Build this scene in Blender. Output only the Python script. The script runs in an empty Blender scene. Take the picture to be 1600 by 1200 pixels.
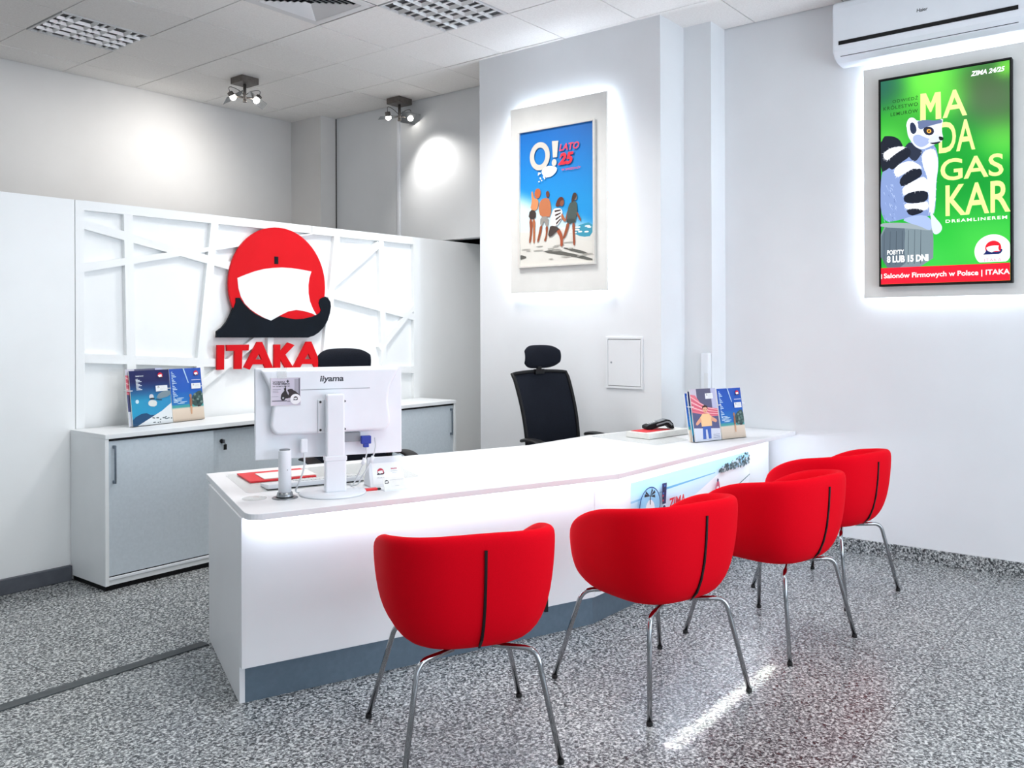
import bpy, bmesh, math, random
from mathutils import Vector, Matrix
C = bpy.context.scene.collection
SC = bpy.context.scene
rnd = random.Random(7)
PI = math.pi
def R(d): return d * PI / 180

# ---------------------------------------------------------------- camera
cam_data = bpy.data.cameras.new('camera')
cam_data.sensor_width = 36
cam_data.lens = 1366 / 1600 * 36
cam_data.shift_y = -88 / 1600
cam_data.clip_start = 0.05
cam = bpy.data.objects.new('camera', cam_data); C.objects.link(cam)
_yaw, _roll = R(38.5), R(-0.2)
_f = Vector((math.cos(_yaw), math.sin(_yaw), 0)); _r = Vector((math.sin(_yaw), -math.cos(_yaw), 0)); _u = Vector((0, 0, 1))
_c, _s = math.cos(_roll), math.sin(_roll)
_rr = _c * _r + _s * _u; _uu = -_s * _r + _c * _u
m = Matrix((( _rr.x, _uu.x, -_f.x, 0), (_rr.y, _uu.y, -_f.y, 0), (_rr.z, _uu.z, -_f.z, 1.47), (0, 0, 0, 1)))
cam.matrix_world = m
SC.camera = cam

# ---------------------------------------------------------------- exposure, world, daylight
SC.view_settings.view_transform = 'Standard'
SC.view_settings.look = 'None'
SC.view_settings.gamma = 1
SC.view_settings.use_curve_mapping = False
SC.view_settings.exposure = 0.70
w = bpy.data.worlds.new('world'); SC.world = w; w.use_nodes = True
w.node_tree.nodes['Background'].inputs[0].default_value = (0.75, 0.86, 1.0, 1)
w.node_tree.nodes['Background'].inputs[1].default_value = 1.0

def area_light(name, loc, target, sx, sy, power, color, spread=180):
    l = bpy.data.lights.new(name, 'AREA'); l.shape = 'RECTANGLE'; l.size = sx; l.size_y = sy
    l.energy = power; l.color = color; l.spread = R(spread)
    o = bpy.data.objects.new(name, l); C.objects.link(o); o.location = loc
    o.rotation_euler = (Vector(target) - Vector(loc)).to_track_quat('-Z', 'Y').to_euler()
    return o
# daylight entering through the shop windows behind the viewer (one light in each opening)
area_light('daylight_window_one', (3.9, -2.30, 1.55), (3.9, 3, 3.4), 3.4, 2.5, 62, (0.78, 0.89, 1.0))
area_light('daylight_window_two', (0.3, -2.30, 1.55), (0.3, 3, 3.4), 2.6, 2.5, 12, (0.88, 0.95, 1.0))
# the two louvre lamps in view, then added unseen fill lights without fittings
for n_, (lx, ly, pw, sp) in enumerate(((4.294, 3.99, 19, 130), (3.02, 6.27, 5, 180), (4.29, 1.55, 3, 180), (2.39, 1.55, 14, 180), (2.39, -0.27, 9, 180), (3.02, 3.40, 8, 140), (0.475, 3.40, 6, 180))):
    area_light('ceiling_lamp_and_fill_light', (lx, ly, 3.575), (lx, ly, 0), 0.55, 0.5, pw, (1.0, 0.985, 0.97), sp)
# narrow collimated light added under the ceiling to lay a thin streak on the floor
area_light('streak_light', (3.2, -1.9, 3.40), (3.2, 1.475, 0.0), 0.95, 0.02, 0.34, (1.0, 0.97, 0.9), 0.6)

# ---------------------------------------------------------------- materials
def lin(c):
    def g(v): return v / 12.92 if v <= 0.04045 else ((v + 0.055) / 1.055) ** 2.4
    return tuple(g(v / 255) for v in c)
MATS = {}
def mat(name, rgb, rough=0.5, metal=0.0, emit=None, estr=0.0, trans=0.0, coat=0.0, spec=0.5, ior=1.45, alpha=1.0, sheen=0.0):
    if name in MATS: return MATS[name]
    mt = bpy.data.materials.new(name); mt.use_nodes = True
    b = mt.node_tree.nodes['Principled BSDF']
    b.inputs['Base Color'].default_value = (*lin(rgb), 1)
    b.inputs['Roughness'].default_value = rough
    b.inputs['Metallic'].default_value = metal
    b.inputs['Specular IOR Level'].default_value = spec
    b.inputs['IOR'].default_value = ior
    b.inputs['Transmission Weight'].default_value = trans
    b.inputs['Coat Weight'].default_value = coat
    b.inputs['Alpha'].default_value = alpha
    if sheen: b.inputs['Sheen Weight'].default_value = sheen
    if emit:
        b.inputs['Emission Color'].default_value = (*lin(emit), 1)
        b.inputs['Emission Strength'].default_value = estr
    MATS[name] = mt
    return mt
def noise_bump(mt, scale, strength, dist=0.002):
    nt = mt.node_tree; b = nt.nodes['Principled BSDF']
    tc = nt.nodes.new('ShaderNodeTexCoord'); n = nt.nodes.new('ShaderNodeTexNoise'); bp = nt.nodes.new('ShaderNodeBump')
    n.inputs['Scale'].default_value = scale; n.inputs['Detail'].default_value = 3
    bp.inputs['Strength'].default_value = strength; bp.inputs['Distance'].default_value = dist
    nt.links.new(tc.outputs['Object'], n.inputs['Vector']); nt.links.new(n.outputs['Fac'], bp.inputs['Height'])
    nt.links.new(bp.outputs['Normal'], b.inputs['Normal'])
    return mt
def noise_tint(mt, scale, a, c):
    nt = mt.node_tree; b = nt.nodes['Principled BSDF']
    tc = nt.nodes.new('ShaderNodeTexCoord'); n = nt.nodes.new('ShaderNodeTexNoise'); cr = nt.nodes.new('ShaderNodeValToRGB')
    n.inputs['Scale'].default_value = scale; n.inputs['Detail'].default_value = 4
    cr.color_ramp.elements[0].color = (*lin(a), 1); cr.color_ramp.elements[1].color = (*lin(c), 1)
    cr.color_ramp.elements[0].position = 0.3; cr.color_ramp.elements[1].position = 0.7
    nt.links.new(tc.outputs['Object'], n.inputs['Vector']); nt.links.new(n.outputs['Fac'], cr.inputs['Fac'])
    nt.links.new(cr.outputs['Color'], b.inputs['Base Color'])
    return mt
M_wall = noise_tint(noise_bump(mat('wall_paint', (228, 230, 232), 0.75, spec=0.25), 160, 0.08), 2.5, (226, 228, 230), (230, 232, 234))
M_back = noise_tint(noise_bump(mat('back_wall_paint', (222, 220, 218), 0.8, spec=0.2), 160, 0.08), 2.5, (220, 218, 216), (225, 223, 221))
M_part = noise_tint(mat('partition_laminate', (247, 249, 249), 0.45, spec=0.4), 3, (245, 247, 247), (249, 251, 251))
M_desk = noise_tint(mat('white_laminate', (237, 238, 240), 0.38), 4, (236, 237, 239), (239, 240, 242))
M_cab = noise_tint(mat('cabinet_laminate', (238, 241, 242), 0.4), 5, (236, 239, 240), (240, 243, 244))
M_door = noise_tint(mat('silver_door', (206, 216, 223), 0.42, 0.1), 60, (203, 213, 220), (210, 220, 227))
M_plinth = noise_tint(mat('plinth_grey', (100, 118, 132), 0.42, 0.35), 40, (97, 115, 129), (104, 122, 136))
M_tile = noise_tint(noise_bump(mat('ceiling_tile', (245, 242, 239), 0.9, spec=0.1), 220, 0.25), 90, (240, 237, 234), (249, 247, 244))
M_gap = mat('ceiling_gap', (70, 66, 64), 0.8)
M_grid = mat('ceiling_grid', (226, 226, 226), 0.6)
M_base = noise_tint(mat('baseboard_vinyl', (88, 92, 100), 0.5), 20, (84, 88, 96), (92, 96, 104))
M_strip = noise_tint(mat('threshold_rubber', (74, 80, 82), 0.55), 30, (70, 76, 78), (79, 85, 87))
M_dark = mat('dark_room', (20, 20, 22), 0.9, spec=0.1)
M_red = noise_bump(noise_tint(mat('red_fabric', (224, 0, 24), 0.85, spec=0.1), 300, (220, 0, 22), (228, 0, 27)), 900, 0.12, 0.001)
M_black = noise_tint(mat('black_plastic', (14, 14, 17), 0.5, spec=.3), 30, (12, 12, 15), (17, 17, 20))
M_mesh = noise_bump(noise_tint(mat('black_mesh_fabric', (16, 20, 30), 0.8, spec=0.2), 200, (12, 15, 24), (20, 25, 36)), 700, 0.5, 0.001)
M_chrome = noise_tint(mat('chrome', (166, 168, 171), 0.1, 1.0), 12, (162, 164, 167), (170, 172, 175))
M_steel = noise_tint(mat('brushed_steel', (150, 153, 156), 0.3, 1.0), 60, (144, 147, 150), (156, 159, 162))
M_handle = noise_tint(mat('handle_metal', (128, 138, 148), 0.32, 0.9), 50, (122, 132, 142), (134, 144, 154))
M_rubber = mat('black_rubber', (16, 16, 16), 0.7)
M_wplastic = noise_tint(mat('white_plastic', (236, 239, 244), 0.35), 8, (234, 237, 242), (238, 241, 246))
M_ac = noise_tint(mat('air_conditioner_plastic', (232, 236, 242), 0.3), 6, (230, 234, 240), (234, 238, 244))
M_grey = mat('grey_plastic', (140, 145, 150), 0.4)
M_dgrey = noise_tint(mat('gunmetal', (112, 106, 102), 0.42, 0.7), 40, (107, 101, 97), (118, 112, 108))
M_glass = mat('clear_acrylic', (255, 255, 255), 0.03, trans=1.0, ior=1.12)
M_mat = mat('clear_desk_pad', (235, 238, 236), 0.12, alpha=0.28)
M_tubeoff = mat('tube_white', (250, 250, 250), 0.3)
M_louvre = noise_tint(mat('louvre_aluminium', (236, 236, 236), 0.35, 0.55), 30, (232, 232, 232), (240, 240, 240))
M_housing = mat('luminaire_inside', (64, 64, 66), 0.5)
M_led = mat('led_strip', (255, 255, 255), 0.5, emit=(228, 240, 255), estr=17)
M_leddesk = mat('led_strip_counter', (255, 255, 255), 0.5, emit=(232, 241, 255), estr=18)
M_bulb = mat('bulb', (255, 255, 255), 0.3, emit=(255, 250, 240), estr=14)
M_redsign = noise_tint(mat('red_sign_board', (214, 2, 18), 0.5, spec=.25), 6, (212, 2, 17), (217, 3, 20))
M_navysign = noise_tint(mat('navy_sign_board', (8, 16, 26), 0.55, spec=.2), 6, (7, 15, 24), (9, 18, 29))
M_whitesign = noise_tint(mat('white_sign_board', (238, 240, 241), 0.5), 6, (236, 238, 239), (240, 242, 243))
M_paper = noise_tint(mat('paper', (236, 236, 232), 0.7), 40, (233, 233, 229), (240, 240, 236))
M_redpaper = mat('red_card', (226, 44, 52), 0.5)
M_keycap = mat('keycap', (228, 230, 231), 0.5)
M_blue = mat('blue_plug', (38, 62, 160), 0.45)
M_key = mat('key_black', (24, 24, 26), 0.4)
M_cable = mat('cable_white', (214, 217, 220), 0.5)
M_frame = noise_tint(mat('poster_frame', (224, 222, 216), 0.35, 0.2), 20, (221, 219, 213), (228, 226, 220))
M_panel = noise_tint(mat('backing_panel', (226, 226, 222), 0.55), 8, (224, 224, 220), (229, 229, 225))
M_winframe = mat('window_frame', (90, 94, 98), 0.4, 0.5)

def attr_mat(name, emission=0.0, rough=0.5):
    mt = bpy.data.materials.new(name); mt.use_nodes = True; nt = mt.node_tree
    b = nt.nodes['Principled BSDF']; a = nt.nodes.new('ShaderNodeAttribute'); a.attribute_name = 'Col'
    if emission:
        b.inputs['Base Color'].default_value = (0.01, 0.01, 0.01, 1); b.inputs['Roughness'].default_value = 0.2; b.inputs['Specular IOR Level'].default_value = 0.15
        nt.links.new(a.outputs['Color'], b.inputs['Emission Color']); b.inputs['Emission Strength'].default_value = emission
    else:
        nt.links.new(a.outputs['Color'], b.inputs['Base Color']); b.inputs['Roughness'].default_value = rough
    return mt
M_print = attr_mat('printed_paper', 0, 0.45)
M_gloss = attr_mat('glossy_print', 0, 0.22)
M_screen = attr_mat('lit_screen', 1.0)

def granite():
    mt = bpy.data.materials.new('polished_granite'); mt.use_nodes = True; nt = mt.node_tree; L = nt.links
    b = nt.nodes['Principled BSDF']
    tc = nt.nodes.new('ShaderNodeTexCoord')
    mp = nt.nodes.new('ShaderNodeMapping'); mp.inputs['Scale'].default_value = (1, 1, 1)
    L.new(tc.outputs['Object'], mp.inputs['Vector'])
    def ramp(src, stops):
        r = nt.nodes.new('ShaderNodeValToRGB'); e = r.color_ramp.elements
        while len(e) < len(stops): e.new(0.5)
        for el, (p, c) in zip(e, stops): el.position = p; el.color = (*lin(c), 1)
        L.new(src, r.inputs['Fac']); return r.outputs['Color']
    n1 = nt.nodes.new('ShaderNodeTexNoise'); n1.inputs['Scale'].default_value = 85; n1.inputs['Detail'].default_value = 3; n1.inputs['Roughness'].default_value = 0.62; n1.inputs['Distortion'].default_value = 0.6
    L.new(mp.outputs['Vector'], n1.inputs['Vector'])
    c1 = ramp(n1.outputs['Fac'], [(0.385, (8, 10, 13)), (0.47, (50, 54, 57)), (0.525, (150, 154, 155)), (0.60, (232, 235, 233))])
    v = nt.nodes.new('ShaderNodeTexVoronoi'); v.inputs['Scale'].default_value = 70
    L.new(mp.outputs['Vector'], v.inputs['Vector'])
    c2 = ramp(v.outputs['Color'], [(0.0, (24, 28, 32)), (0.35, (100, 104, 106)), (0.65, (172, 176, 177)), (1.0, (232, 234, 232))])
    mx = nt.nodes.new('ShaderNodeMix'); mx.data_type = 'RGBA'; mx.inputs[0].default_value = 0.35
    L.new(c1, mx.inputs[6]); L.new(c2, mx.inputs[7])
    # thin joints between 60 cm slabs
    bk = nt.nodes.new('ShaderNodeTexBrick'); bk.offset = 0.0; bk.inputs['Scale'].default_value = 1.0
    bk.inputs['Brick Width'].default_value = 0.6; bk.inputs['Row Height'].default_value = 0.6
    bk.inputs['Mortar Size'].default_value = 0.0022; bk.inputs['Mortar Smooth'].default_value = 0.3
    bk.inputs['Color1'].default_value = (1, 1, 1, 1); bk.inputs['Color2'].default_value = (0.93, 0.93, 0.93, 1); bk.inputs['Mortar'].default_value = (0.35, 0.35, 0.36, 1)
    mp2 = nt.nodes.new('ShaderNodeMapping'); mp2.inputs['Location'].default_value = (0.12, 0.25, 0)
    L.new(tc.outputs['Object'], mp2.inputs['Vector']); L.new(mp2.outputs['Vector'], bk.inputs['Vector'])
    mul = nt.nodes.new('ShaderNodeMix'); mul.data_type = 'RGBA'; mul.blend_type = 'MULTIPLY'; mul.inputs[0].default_value = 1
    L.new(mx.outputs[2], mul.inputs[6]); L.new(bk.outputs['Color'], mul.inputs[7])
    L.new(mul.outputs[2], b.inputs['Base Color'])
    b.inputs['Roughness'].default_value = 0.26; b.inputs['Specular IOR Level'].default_value = 0.36
    return mt
M_granite = granite()

# ---------------------------------------------------------------- mesh helpers
class MB:
    """collects shapes and links them as ONE mesh object"""
    def __init__(self): self.v = []; self.f = []; self.m = []; self.sm = []
    def add(self, vs, fs, mi=0, smooth=False):
        o = len(self.v); self.v += [tuple(p) for p in vs]
        for f in fs: self.f.append(tuple(i + o for i in f)); self.m.append(mi); self.sm.append(smooth)
        return self
    def box(self, lo, hi, mi=0):
        (a, b, c), (d, e, f) = lo, hi
        return self.add([(a, b, c), (d, b, c), (d, e, c), (a, e, c), (a, b, f), (d, b, f), (d, e, f), (a, e, f)],
                        [(0, 3, 2, 1), (4, 5, 6, 7), (0, 1, 5, 4), (1, 2, 6, 5), (2, 3, 7, 6), (3, 0, 4, 7)], mi)
    def prism(self, pts, z0, z1, mi=0):          # plan polygon (counter-clockwise) raised from z0 to z1
        n = len(pts); vs = [(x, y, z0) for x, y in pts] + [(x, y, z1) for x, y in pts]
        return self.add(vs, [tuple(range(n))[::-1], tuple(range(n, 2 * n))] + [(i, (i + 1) % n, (i + 1) % n + n, i + n) for i in range(n)], mi)
    def plate(self, pts, y0, y1, mi=0):          # upright outline in (x, z); front at y0, back at y1
        ar = sum(pts[i][0] * pts[(i + 1) % len(pts)][1] - pts[(i + 1) % len(pts)][0] * pts[i][1] for i in range(len(pts)))
        if ar < 0: pts = pts[::-1]
        n = len(pts); vs = [(x, y0, z) for x, z in pts] + [(x, y1, z) for x, z in pts]
        return self.add(vs, [tuple(range(n)), tuple(range(n, 2 * n))[::-1]] + [(i, i + n, (i + 1) % n + n, (i + 1) % n) for i in range(n)], mi)
    def cyl(self, p0, p1, r0, r1=None, n=24, mi=0, smooth=True):
        r1 = r0 if r1 is None else r1; p0, p1 = Vector(p0), Vector(p1); d = (p1 - p0).normalized()
        a = d.orthogonal().normalized(); b = d.cross(a); vs = []
        for p, r in ((p0, r0), (p1, r1)):
            for i in range(n):
                t = 2 * PI * i / n; vs.append(p + a * (r * math.cos(t)) + b * (r * math.sin(t)))
        o = [(i, (i + 1) % n, (i + 1) % n + n, i + n) for i in range(n)]
        self.add(vs, o, mi, smooth); k = len(self.v) - 2 * n
        self.f += [tuple(range(k, k + n))[::-1], tuple(range(k + n, k + 2 * n))]; self.m += [mi, mi]; self.sm += [False, False]
        return self
    def lathe(self, prof, c=(0, 0, 0), n=32, mi=0):   # profile of (r, z) about a vertical axis
        vs = []; fs = []
        for r, z in prof:
            for i in range(n):
                t = 2 * PI * i / n; vs.append((c[0] + r * math.cos(t), c[1] + r * math.sin(t), c[2] + z))
        for k in range(len(prof) - 1):
            for i in range(n): fs.append((k * n + i, k * n + (i + 1) % n, (k + 1) * n + (i + 1) % n, (k + 1) * n + i))
        self.add(vs, fs, mi, True)
        return self
    def tube(self, path, r, n=12, mi=0):
        P = [Vector(p) for p in path]; vs = []; fs = []; up = None
        for k, p in enumerate(P):
            d = (P[min(k + 1, len(P) - 1)] - P[max(k - 1, 0)]).normalized()
            up = d.orthogonal().normalized() if up is None else (up - d * up.dot(d)).normalized()
            b = d.cross(up)
            for i in range(n):
                t = 2 * PI * i / n; vs.append(p + up * (r * math.cos(t)) + b * (r * math.sin(t)))
        for k in range(len(P) - 1):
            for i in range(n): fs.append((k * n + i, k * n + (i + 1) % n, (k + 1) * n + (i + 1) % n, (k + 1) * n + i))
        self.add(vs, fs, mi, True)
        self.add(vs[:n], [tuple(range(n))[::-1]], mi); self.add(vs[-n:], [tuple(range(n))], mi)
        return self
    def grid(self, rows, mi=0, close_u=False, smooth=True):   # rows of equal length point lists
        nr, nc = len(rows), len(rows[0]); vs = [p for r in rows for p in r]; fs = []
        for i in range(nr - 1):
            for j in range(nc if close_u else nc - 1):
                k = (j + 1) % nc; fs.append((i * nc + j, i * nc + k, (i + 1) * nc + k, (i + 1) * nc + j))
        return self.add(vs, fs, mi, smooth)
    def build(self, name, mats, parent=None, off=(0, 0, 0), bevel=0, subsurf=0, seg=2, smooth_angle=None):
        me = bpy.data.meshes.new(name)
        me.from_pydata([(x - off[0], y - off[1], z - off[2]) for x, y, z in self.v], [], self.f)
        for mt in (mats if isinstance(mats, (list, tuple)) else [mats]): me.materials.append(mt)
        for p, mi, s in zip(me.polygons, self.m, self.sm): p.material_index = mi; p.use_smooth = s
        bm = bmesh.new(); bm.from_mesh(me)
        bmesh.ops.remove_doubles(bm, verts=bm.verts, dist=1e-6)
        bmesh.ops.recalc_face_normals(bm, faces=bm.faces); bm.to_mesh(me); bm.free()
        if smooth_angle: 
            for p in me.polygons: p.use_smooth = True
            me.set_sharp_from_angle(angle=R(smooth_angle))
        o = bpy.data.objects.new(name, me); C.objects.link(o)
        if parent: o.parent = parent
        if bevel:
            b = o.modifiers.new('bevel', 'BEVEL'); b.width = bevel; b.segments = seg; b.limit_method = 'ANGLE'; b.angle_limit = R(40)
        if subsurf:
            s = o.modifiers.new('subdivision', 'SUBSURF'); s.levels = subsurf; s.render_levels = subsurf
        return o
def smooth_path(pts, it=3):
    P = [Vector(p) for p in pts]
    for _ in range(it):
        Q = [P[0]]
        for a, b in zip(P[:-1], P[1:]): Q += [a * 0.75 + b * 0.25, a * 0.25 + b * 0.75]
        P = Q + [P[-1]]
    return P
def fillet_path(pts, rad, n=6):          # straight runs joined by short bends
    P = [Vector(p) for p in pts]; out = [P[0]]
    for a, b, c in zip(P[:-2], P[1:-1], P[2:]):
        p = b + (a - b).normalized() * rad; q = b + (c - b).normalized() * rad
        for i in range(n + 1):
            t = i / n; out.append(p * (1 - t) ** 2 + b * 2 * t * (1 - t) + q * t * t)
    return out + [P[-1]]
def tag(o, label=None, cat=None, group=None, kind=None):
    if label: o['label'] = label
    if cat: o['category'] = cat
    if group: o['group'] = group
    if kind: o['kind'] = kind
    return o
def thing(name, label, cat, loc=(0, 0, 0), rz=0, group=None):
    o = bpy.data.objects.new(name, None); C.objects.link(o); o.empty_display_size = 0.1
    o.location = loc; o.rotation_euler = (0, 0, rz)
    return tag(o, label, cat, group)
def struct(name, mb, mats, label, cat='structure', **k):
    return tag(mb.build(name, mats, **k), label, cat, kind='structure')
def copy_tree(o, parent=None):
    c = o.copy(); C.objects.link(c)
    if parent: c.parent = parent
    for ch in list(o.children): copy_tree(ch, c)
    return c

def text_polys(s, bold=0.0, shear=0.0, spacing=1.0):
    cu = bpy.data.curves.new('lettering', 'FONT'); cu.body = s; cu.offset = bold; cu.shear = shear; cu.space_character = spacing; cu.resolution_u = 4
    ob = bpy.data.objects.new('lettering', cu); C.objects.link(ob)
    dg = bpy.context.evaluated_depsgraph_get(); me = bpy.data.meshes.new_from_object(ob.evaluated_get(dg))
    vs = [(v.co.x, v.co.y) for v in me.vertices]; fs = [tuple(p.vertices) for p in me.polygons]
    bpy.data.objects.remove(ob); bpy.data.curves.remove(cu); bpy.data.meshes.remove(me)
    x0 = min(v[0] for v in vs); x1 = max(v[0] for v in vs); y0 = min(v[1] for v in vs); y1 = max(v[1] for v in vs)
    return [((x - x0) / (x1 - x0), (y - y0) / (y1 - y0)) for x, y in vs], fs

class Art:
    """flat printed artwork on a surface facing local -Y: coloured faces in (x, z), each layer a hair above the last"""
    def __init__(self, y=0.0, step=0.00012): self.v = []; self.f = []; self.c = []; self.y = y; self.step = step
    def _l(self): self.y -= self.step; return self.y
    def faces(self, vs, fs, col, fn=None):
        y = self._l(); o = len(self.v); self.v += [(x, y, z) for x, z in vs]
        for f in fs:
            self.f.append(tuple(i + o for i in f))
            self.c.append([lin(fn(*vs[i])) if fn else lin(col) for i in f])
        return self
    def poly(self, pts, col):
        ar = sum(pts[i][0] * pts[(i + 1) % len(pts)][1] - pts[(i + 1) % len(pts)][0] * pts[i][1] for i in range(len(pts)))
        if ar < 0: pts = list(pts)[::-1]
        return self.faces(list(pts), [tuple(range(len(pts)))], col)
    def blob(self, pts, col, it=2):          # polygon with rounded corners
        P = [tuple(p) for p in pts]
        for _ in range(it):
            Q = []
            for i in range(len(P)):
                a, b = P[i], P[(i + 1) % len(P)]
                Q += [(a[0] * .75 + b[0] * .25, a[1] * .75 + b[1] * .25), (a[0] * .25 + b[0] * .75, a[1] * .25 + b[1] * .75)]
            P = Q
        return self.poly(P, col)
    def rect(self, x0, z0, x1, z1, col): return self.poly([(x0, z0), (x1, z0), (x1, z1), (x0, z1)], col)
    def disc(self, cx, cz, rx, rz, col, n=28): return self.poly([(cx + rx * math.cos(2 * PI * i / n), cz + rz * math.sin(2 * PI * i / n)) for i in range(n)], col)
    def ring(self, cx, cz, rx, rz, t, col, n=32):
        vs = [(cx + rx * math.cos(2 * PI * i / n), cz + rz * math.sin(2 * PI * i / n)) for i in range(n)] + [(cx + (rx - t) * math.cos(2 * PI * i / n), cz + (rz - t) * math.sin(2 * PI * i / n)) for i in range(n)]
        return self.faces(vs, [(i, (i + 1) % n, (i + 1) % n + n, i + n) for i in range(n)], col)
    def field(self, x0, z0, x1, z1, nx, nz, fn):   # a picture area whose colour varies smoothly
        vs = [(x0 + (x1 - x0) * i / nx, z0 + (z1 - z0) * j / nz) for j in range(nz + 1) for i in range(nx + 1)]
        fs = [(j * (nx + 1) + i, j * (nx + 1) + i + 1, (j + 1) * (nx + 1) + i + 1, (j + 1) * (nx + 1) + i) for j in range(nz) for i in range(nx)]
        return self.faces(vs, fs, None, fn)
    def text(self, s, x0, z0, x1, z1, col, bold=0.0, shear=0.0, spacing=1.0):
        vs, fs = text_polys(s, bold, shear, spacing)
        return self.faces([(x0 + (x1 - x0) * a, z0 + (z1 - z0) * b) for a, b in vs], fs, col)
    def quadtext(self, s, q, col, bold=0.0, shear=0.0, spacing=1.0):   # q: lower-left, lower-right, upper-left
        return self.text(s, q[0][0], (q[0][1] + q[1][1]) / 2, q[1][0], q[2][1], col, bold, shear, spacing)
    def sign(self, cx, cz, wd, red=(226, 10, 28), navy=(14, 26, 60), white=(250, 250, 250), name=None):
        k = wd / (BOAT_W); f = lambda p: [(cx + (a - BOAT_C[0]) * k, cz + (b - BOAT_C[1]) * k) for a, b in p]
        dx, dz = f([DISC_C])[0]
        zl = f([(0, min(p[1] for p in BOAT) + .03)])[0][1]; self.poly([(dx + DISC_R * k * math.cos(2 * PI * i / 36), max(zl, dz + DISC_R * k * math.sin(2 * PI * i / 36))) for i in range(36)], red); self.poly(f(VISOR), white); self.poly(f(BOAT), navy)
        if name: self.text('ITAKA', cx - wd * .5, cz - wd * .66, cx + wd * .42, cz - wd * .5, name, 0.03, spacing=1.15)
        return self
    def build(self, name, mt, parent=None, loc=(0, 0, 0), rot=(0, 0, 0)):
        me = bpy.data.meshes.new(name); me.from_pydata(self.v, [], self.f); me.materials.append(mt)
        ca = me.color_attributes.new('Col', 'FLOAT_COLOR', 'CORNER'); i = 0
        for cs in self.c:
            for c in cs: ca.data[i].color = (*c, 1); i += 1
        o = bpy.data.objects.new(name, me); C.objects.link(o); o.location = loc; o.rotation_euler = rot
        if parent: o.parent = parent
        return o
def mixc(a, b, t): t = max(0, min(1, t)); return tuple(x + (y - x) * t for x, y in zip(a, b))

# outlines of the flat artwork and the cut-out sign, in metres on their own planes
STRIPS=[[2.761,2.218,2.785,0.873,0.058],[3.366,2.227,3.238,1.087,0.056],[2.461,1.298,3.359,1.231,0.058],[4.955,1.155,5.269,1.116,0.055],[2.463,2.097,3.503,1.896,0.055],[2.462,1.834,4.237,2.209,0.052],[4.424,2.188,4.3,1.21,0.055],[4.88,2.203,4.914,0.968,0.055],[4.391,1.811,4.86,2.15,0.055],[4.285,1.742,5.282,1.563,0.055],[5.267,1.644,4.866,1.301,0.055],[3.799,1.461,3.253,1.087,0.055],[3.812,1.432,3.802,0.999,0.05]]
VISOR=[(3.526,1.818),(3.591,1.844),(3.665,1.87),(3.741,1.89),(3.818,1.902),(3.896,1.909),(3.976,1.909),(4.067,1.903),(4.16,1.893),(4.141,1.844),(4.132,1.79),(4.133,1.73),(4.146,1.67),(4.174,1.614),(4.212,1.562),(4.159,1.583),(4.084,1.599),(4.02,1.605),(3.948,1.593),(3.877,1.563),(3.799,1.526),(3.739,1.547),(3.681,1.574),(3.631,1.603),(3.585,1.642),(3.553,1.689),(3.534,1.748)]
BOAT=[(3.364,1.411),(3.365,1.452),(3.406,1.479),(3.441,1.515),(3.469,1.562),(3.493,1.612),(3.51,1.65),(3.51,1.682),(3.542,1.683),(3.574,1.644),(3.615,1.607),(3.664,1.575),(3.728,1.547),(3.799,1.526),(3.834,1.542),(3.872,1.558),(3.939,1.546),(4.011,1.537),(4.084,1.542),(4.159,1.556),(4.208,1.572),(4.235,1.587),(4.246,1.607),(4.235,1.634),(4.225,1.66),(4.235,1.688),(4.26,1.702),(4.287,1.707),(4.316,1.696),(4.336,1.67),(4.341,1.636),(4.331,1.585),(4.308,1.528),(4.273,1.48),(4.224,1.439),(4.177,1.415),(4.124,1.402)]
DISC=[(3.458,1.764),(4.289,1.793),(3.853,2.126),(3.852,1.778)]
SLOT=[(3.83,1.985),(3.865,1.931)]
LETTERS=[[[(3.369,1.361),(3.424,1.36),(3.421,1.193),(3.366,1.193)]],[[(3.441,1.36),(3.619,1.359),(3.616,1.318),(3.565,1.319),(3.56,1.191),(3.501,1.193),(3.503,1.318),(3.444,1.319)]],[[(3.578,1.202),(3.686,1.376),(3.708,1.376),(3.725,1.332),(3.624,1.185)],[(3.708,1.376),(3.726,1.376),(3.82,1.185),(3.755,1.187),(3.688,1.32)],[(3.646,1.255),(3.748,1.252),(3.762,1.217),(3.63,1.221)]],[[(3.828,1.356),(3.881,1.355),(3.881,1.175),(3.827,1.177)],[(3.881,1.302),(3.947,1.368),(4.006,1.348),(3.924,1.281),(4.003,1.173),(3.93,1.176),(3.881,1.251)]],[[(3.995,1.189),(4.114,1.372),(4.139,1.372),(4.158,1.325),(4.046,1.17)],[(4.139,1.372),(4.159,1.372),(4.264,1.17),(4.191,1.173),(4.117,1.313)],[(4.07,1.244),(4.183,1.241),(4.2,1.203),(4.053,1.209)]]]
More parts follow.
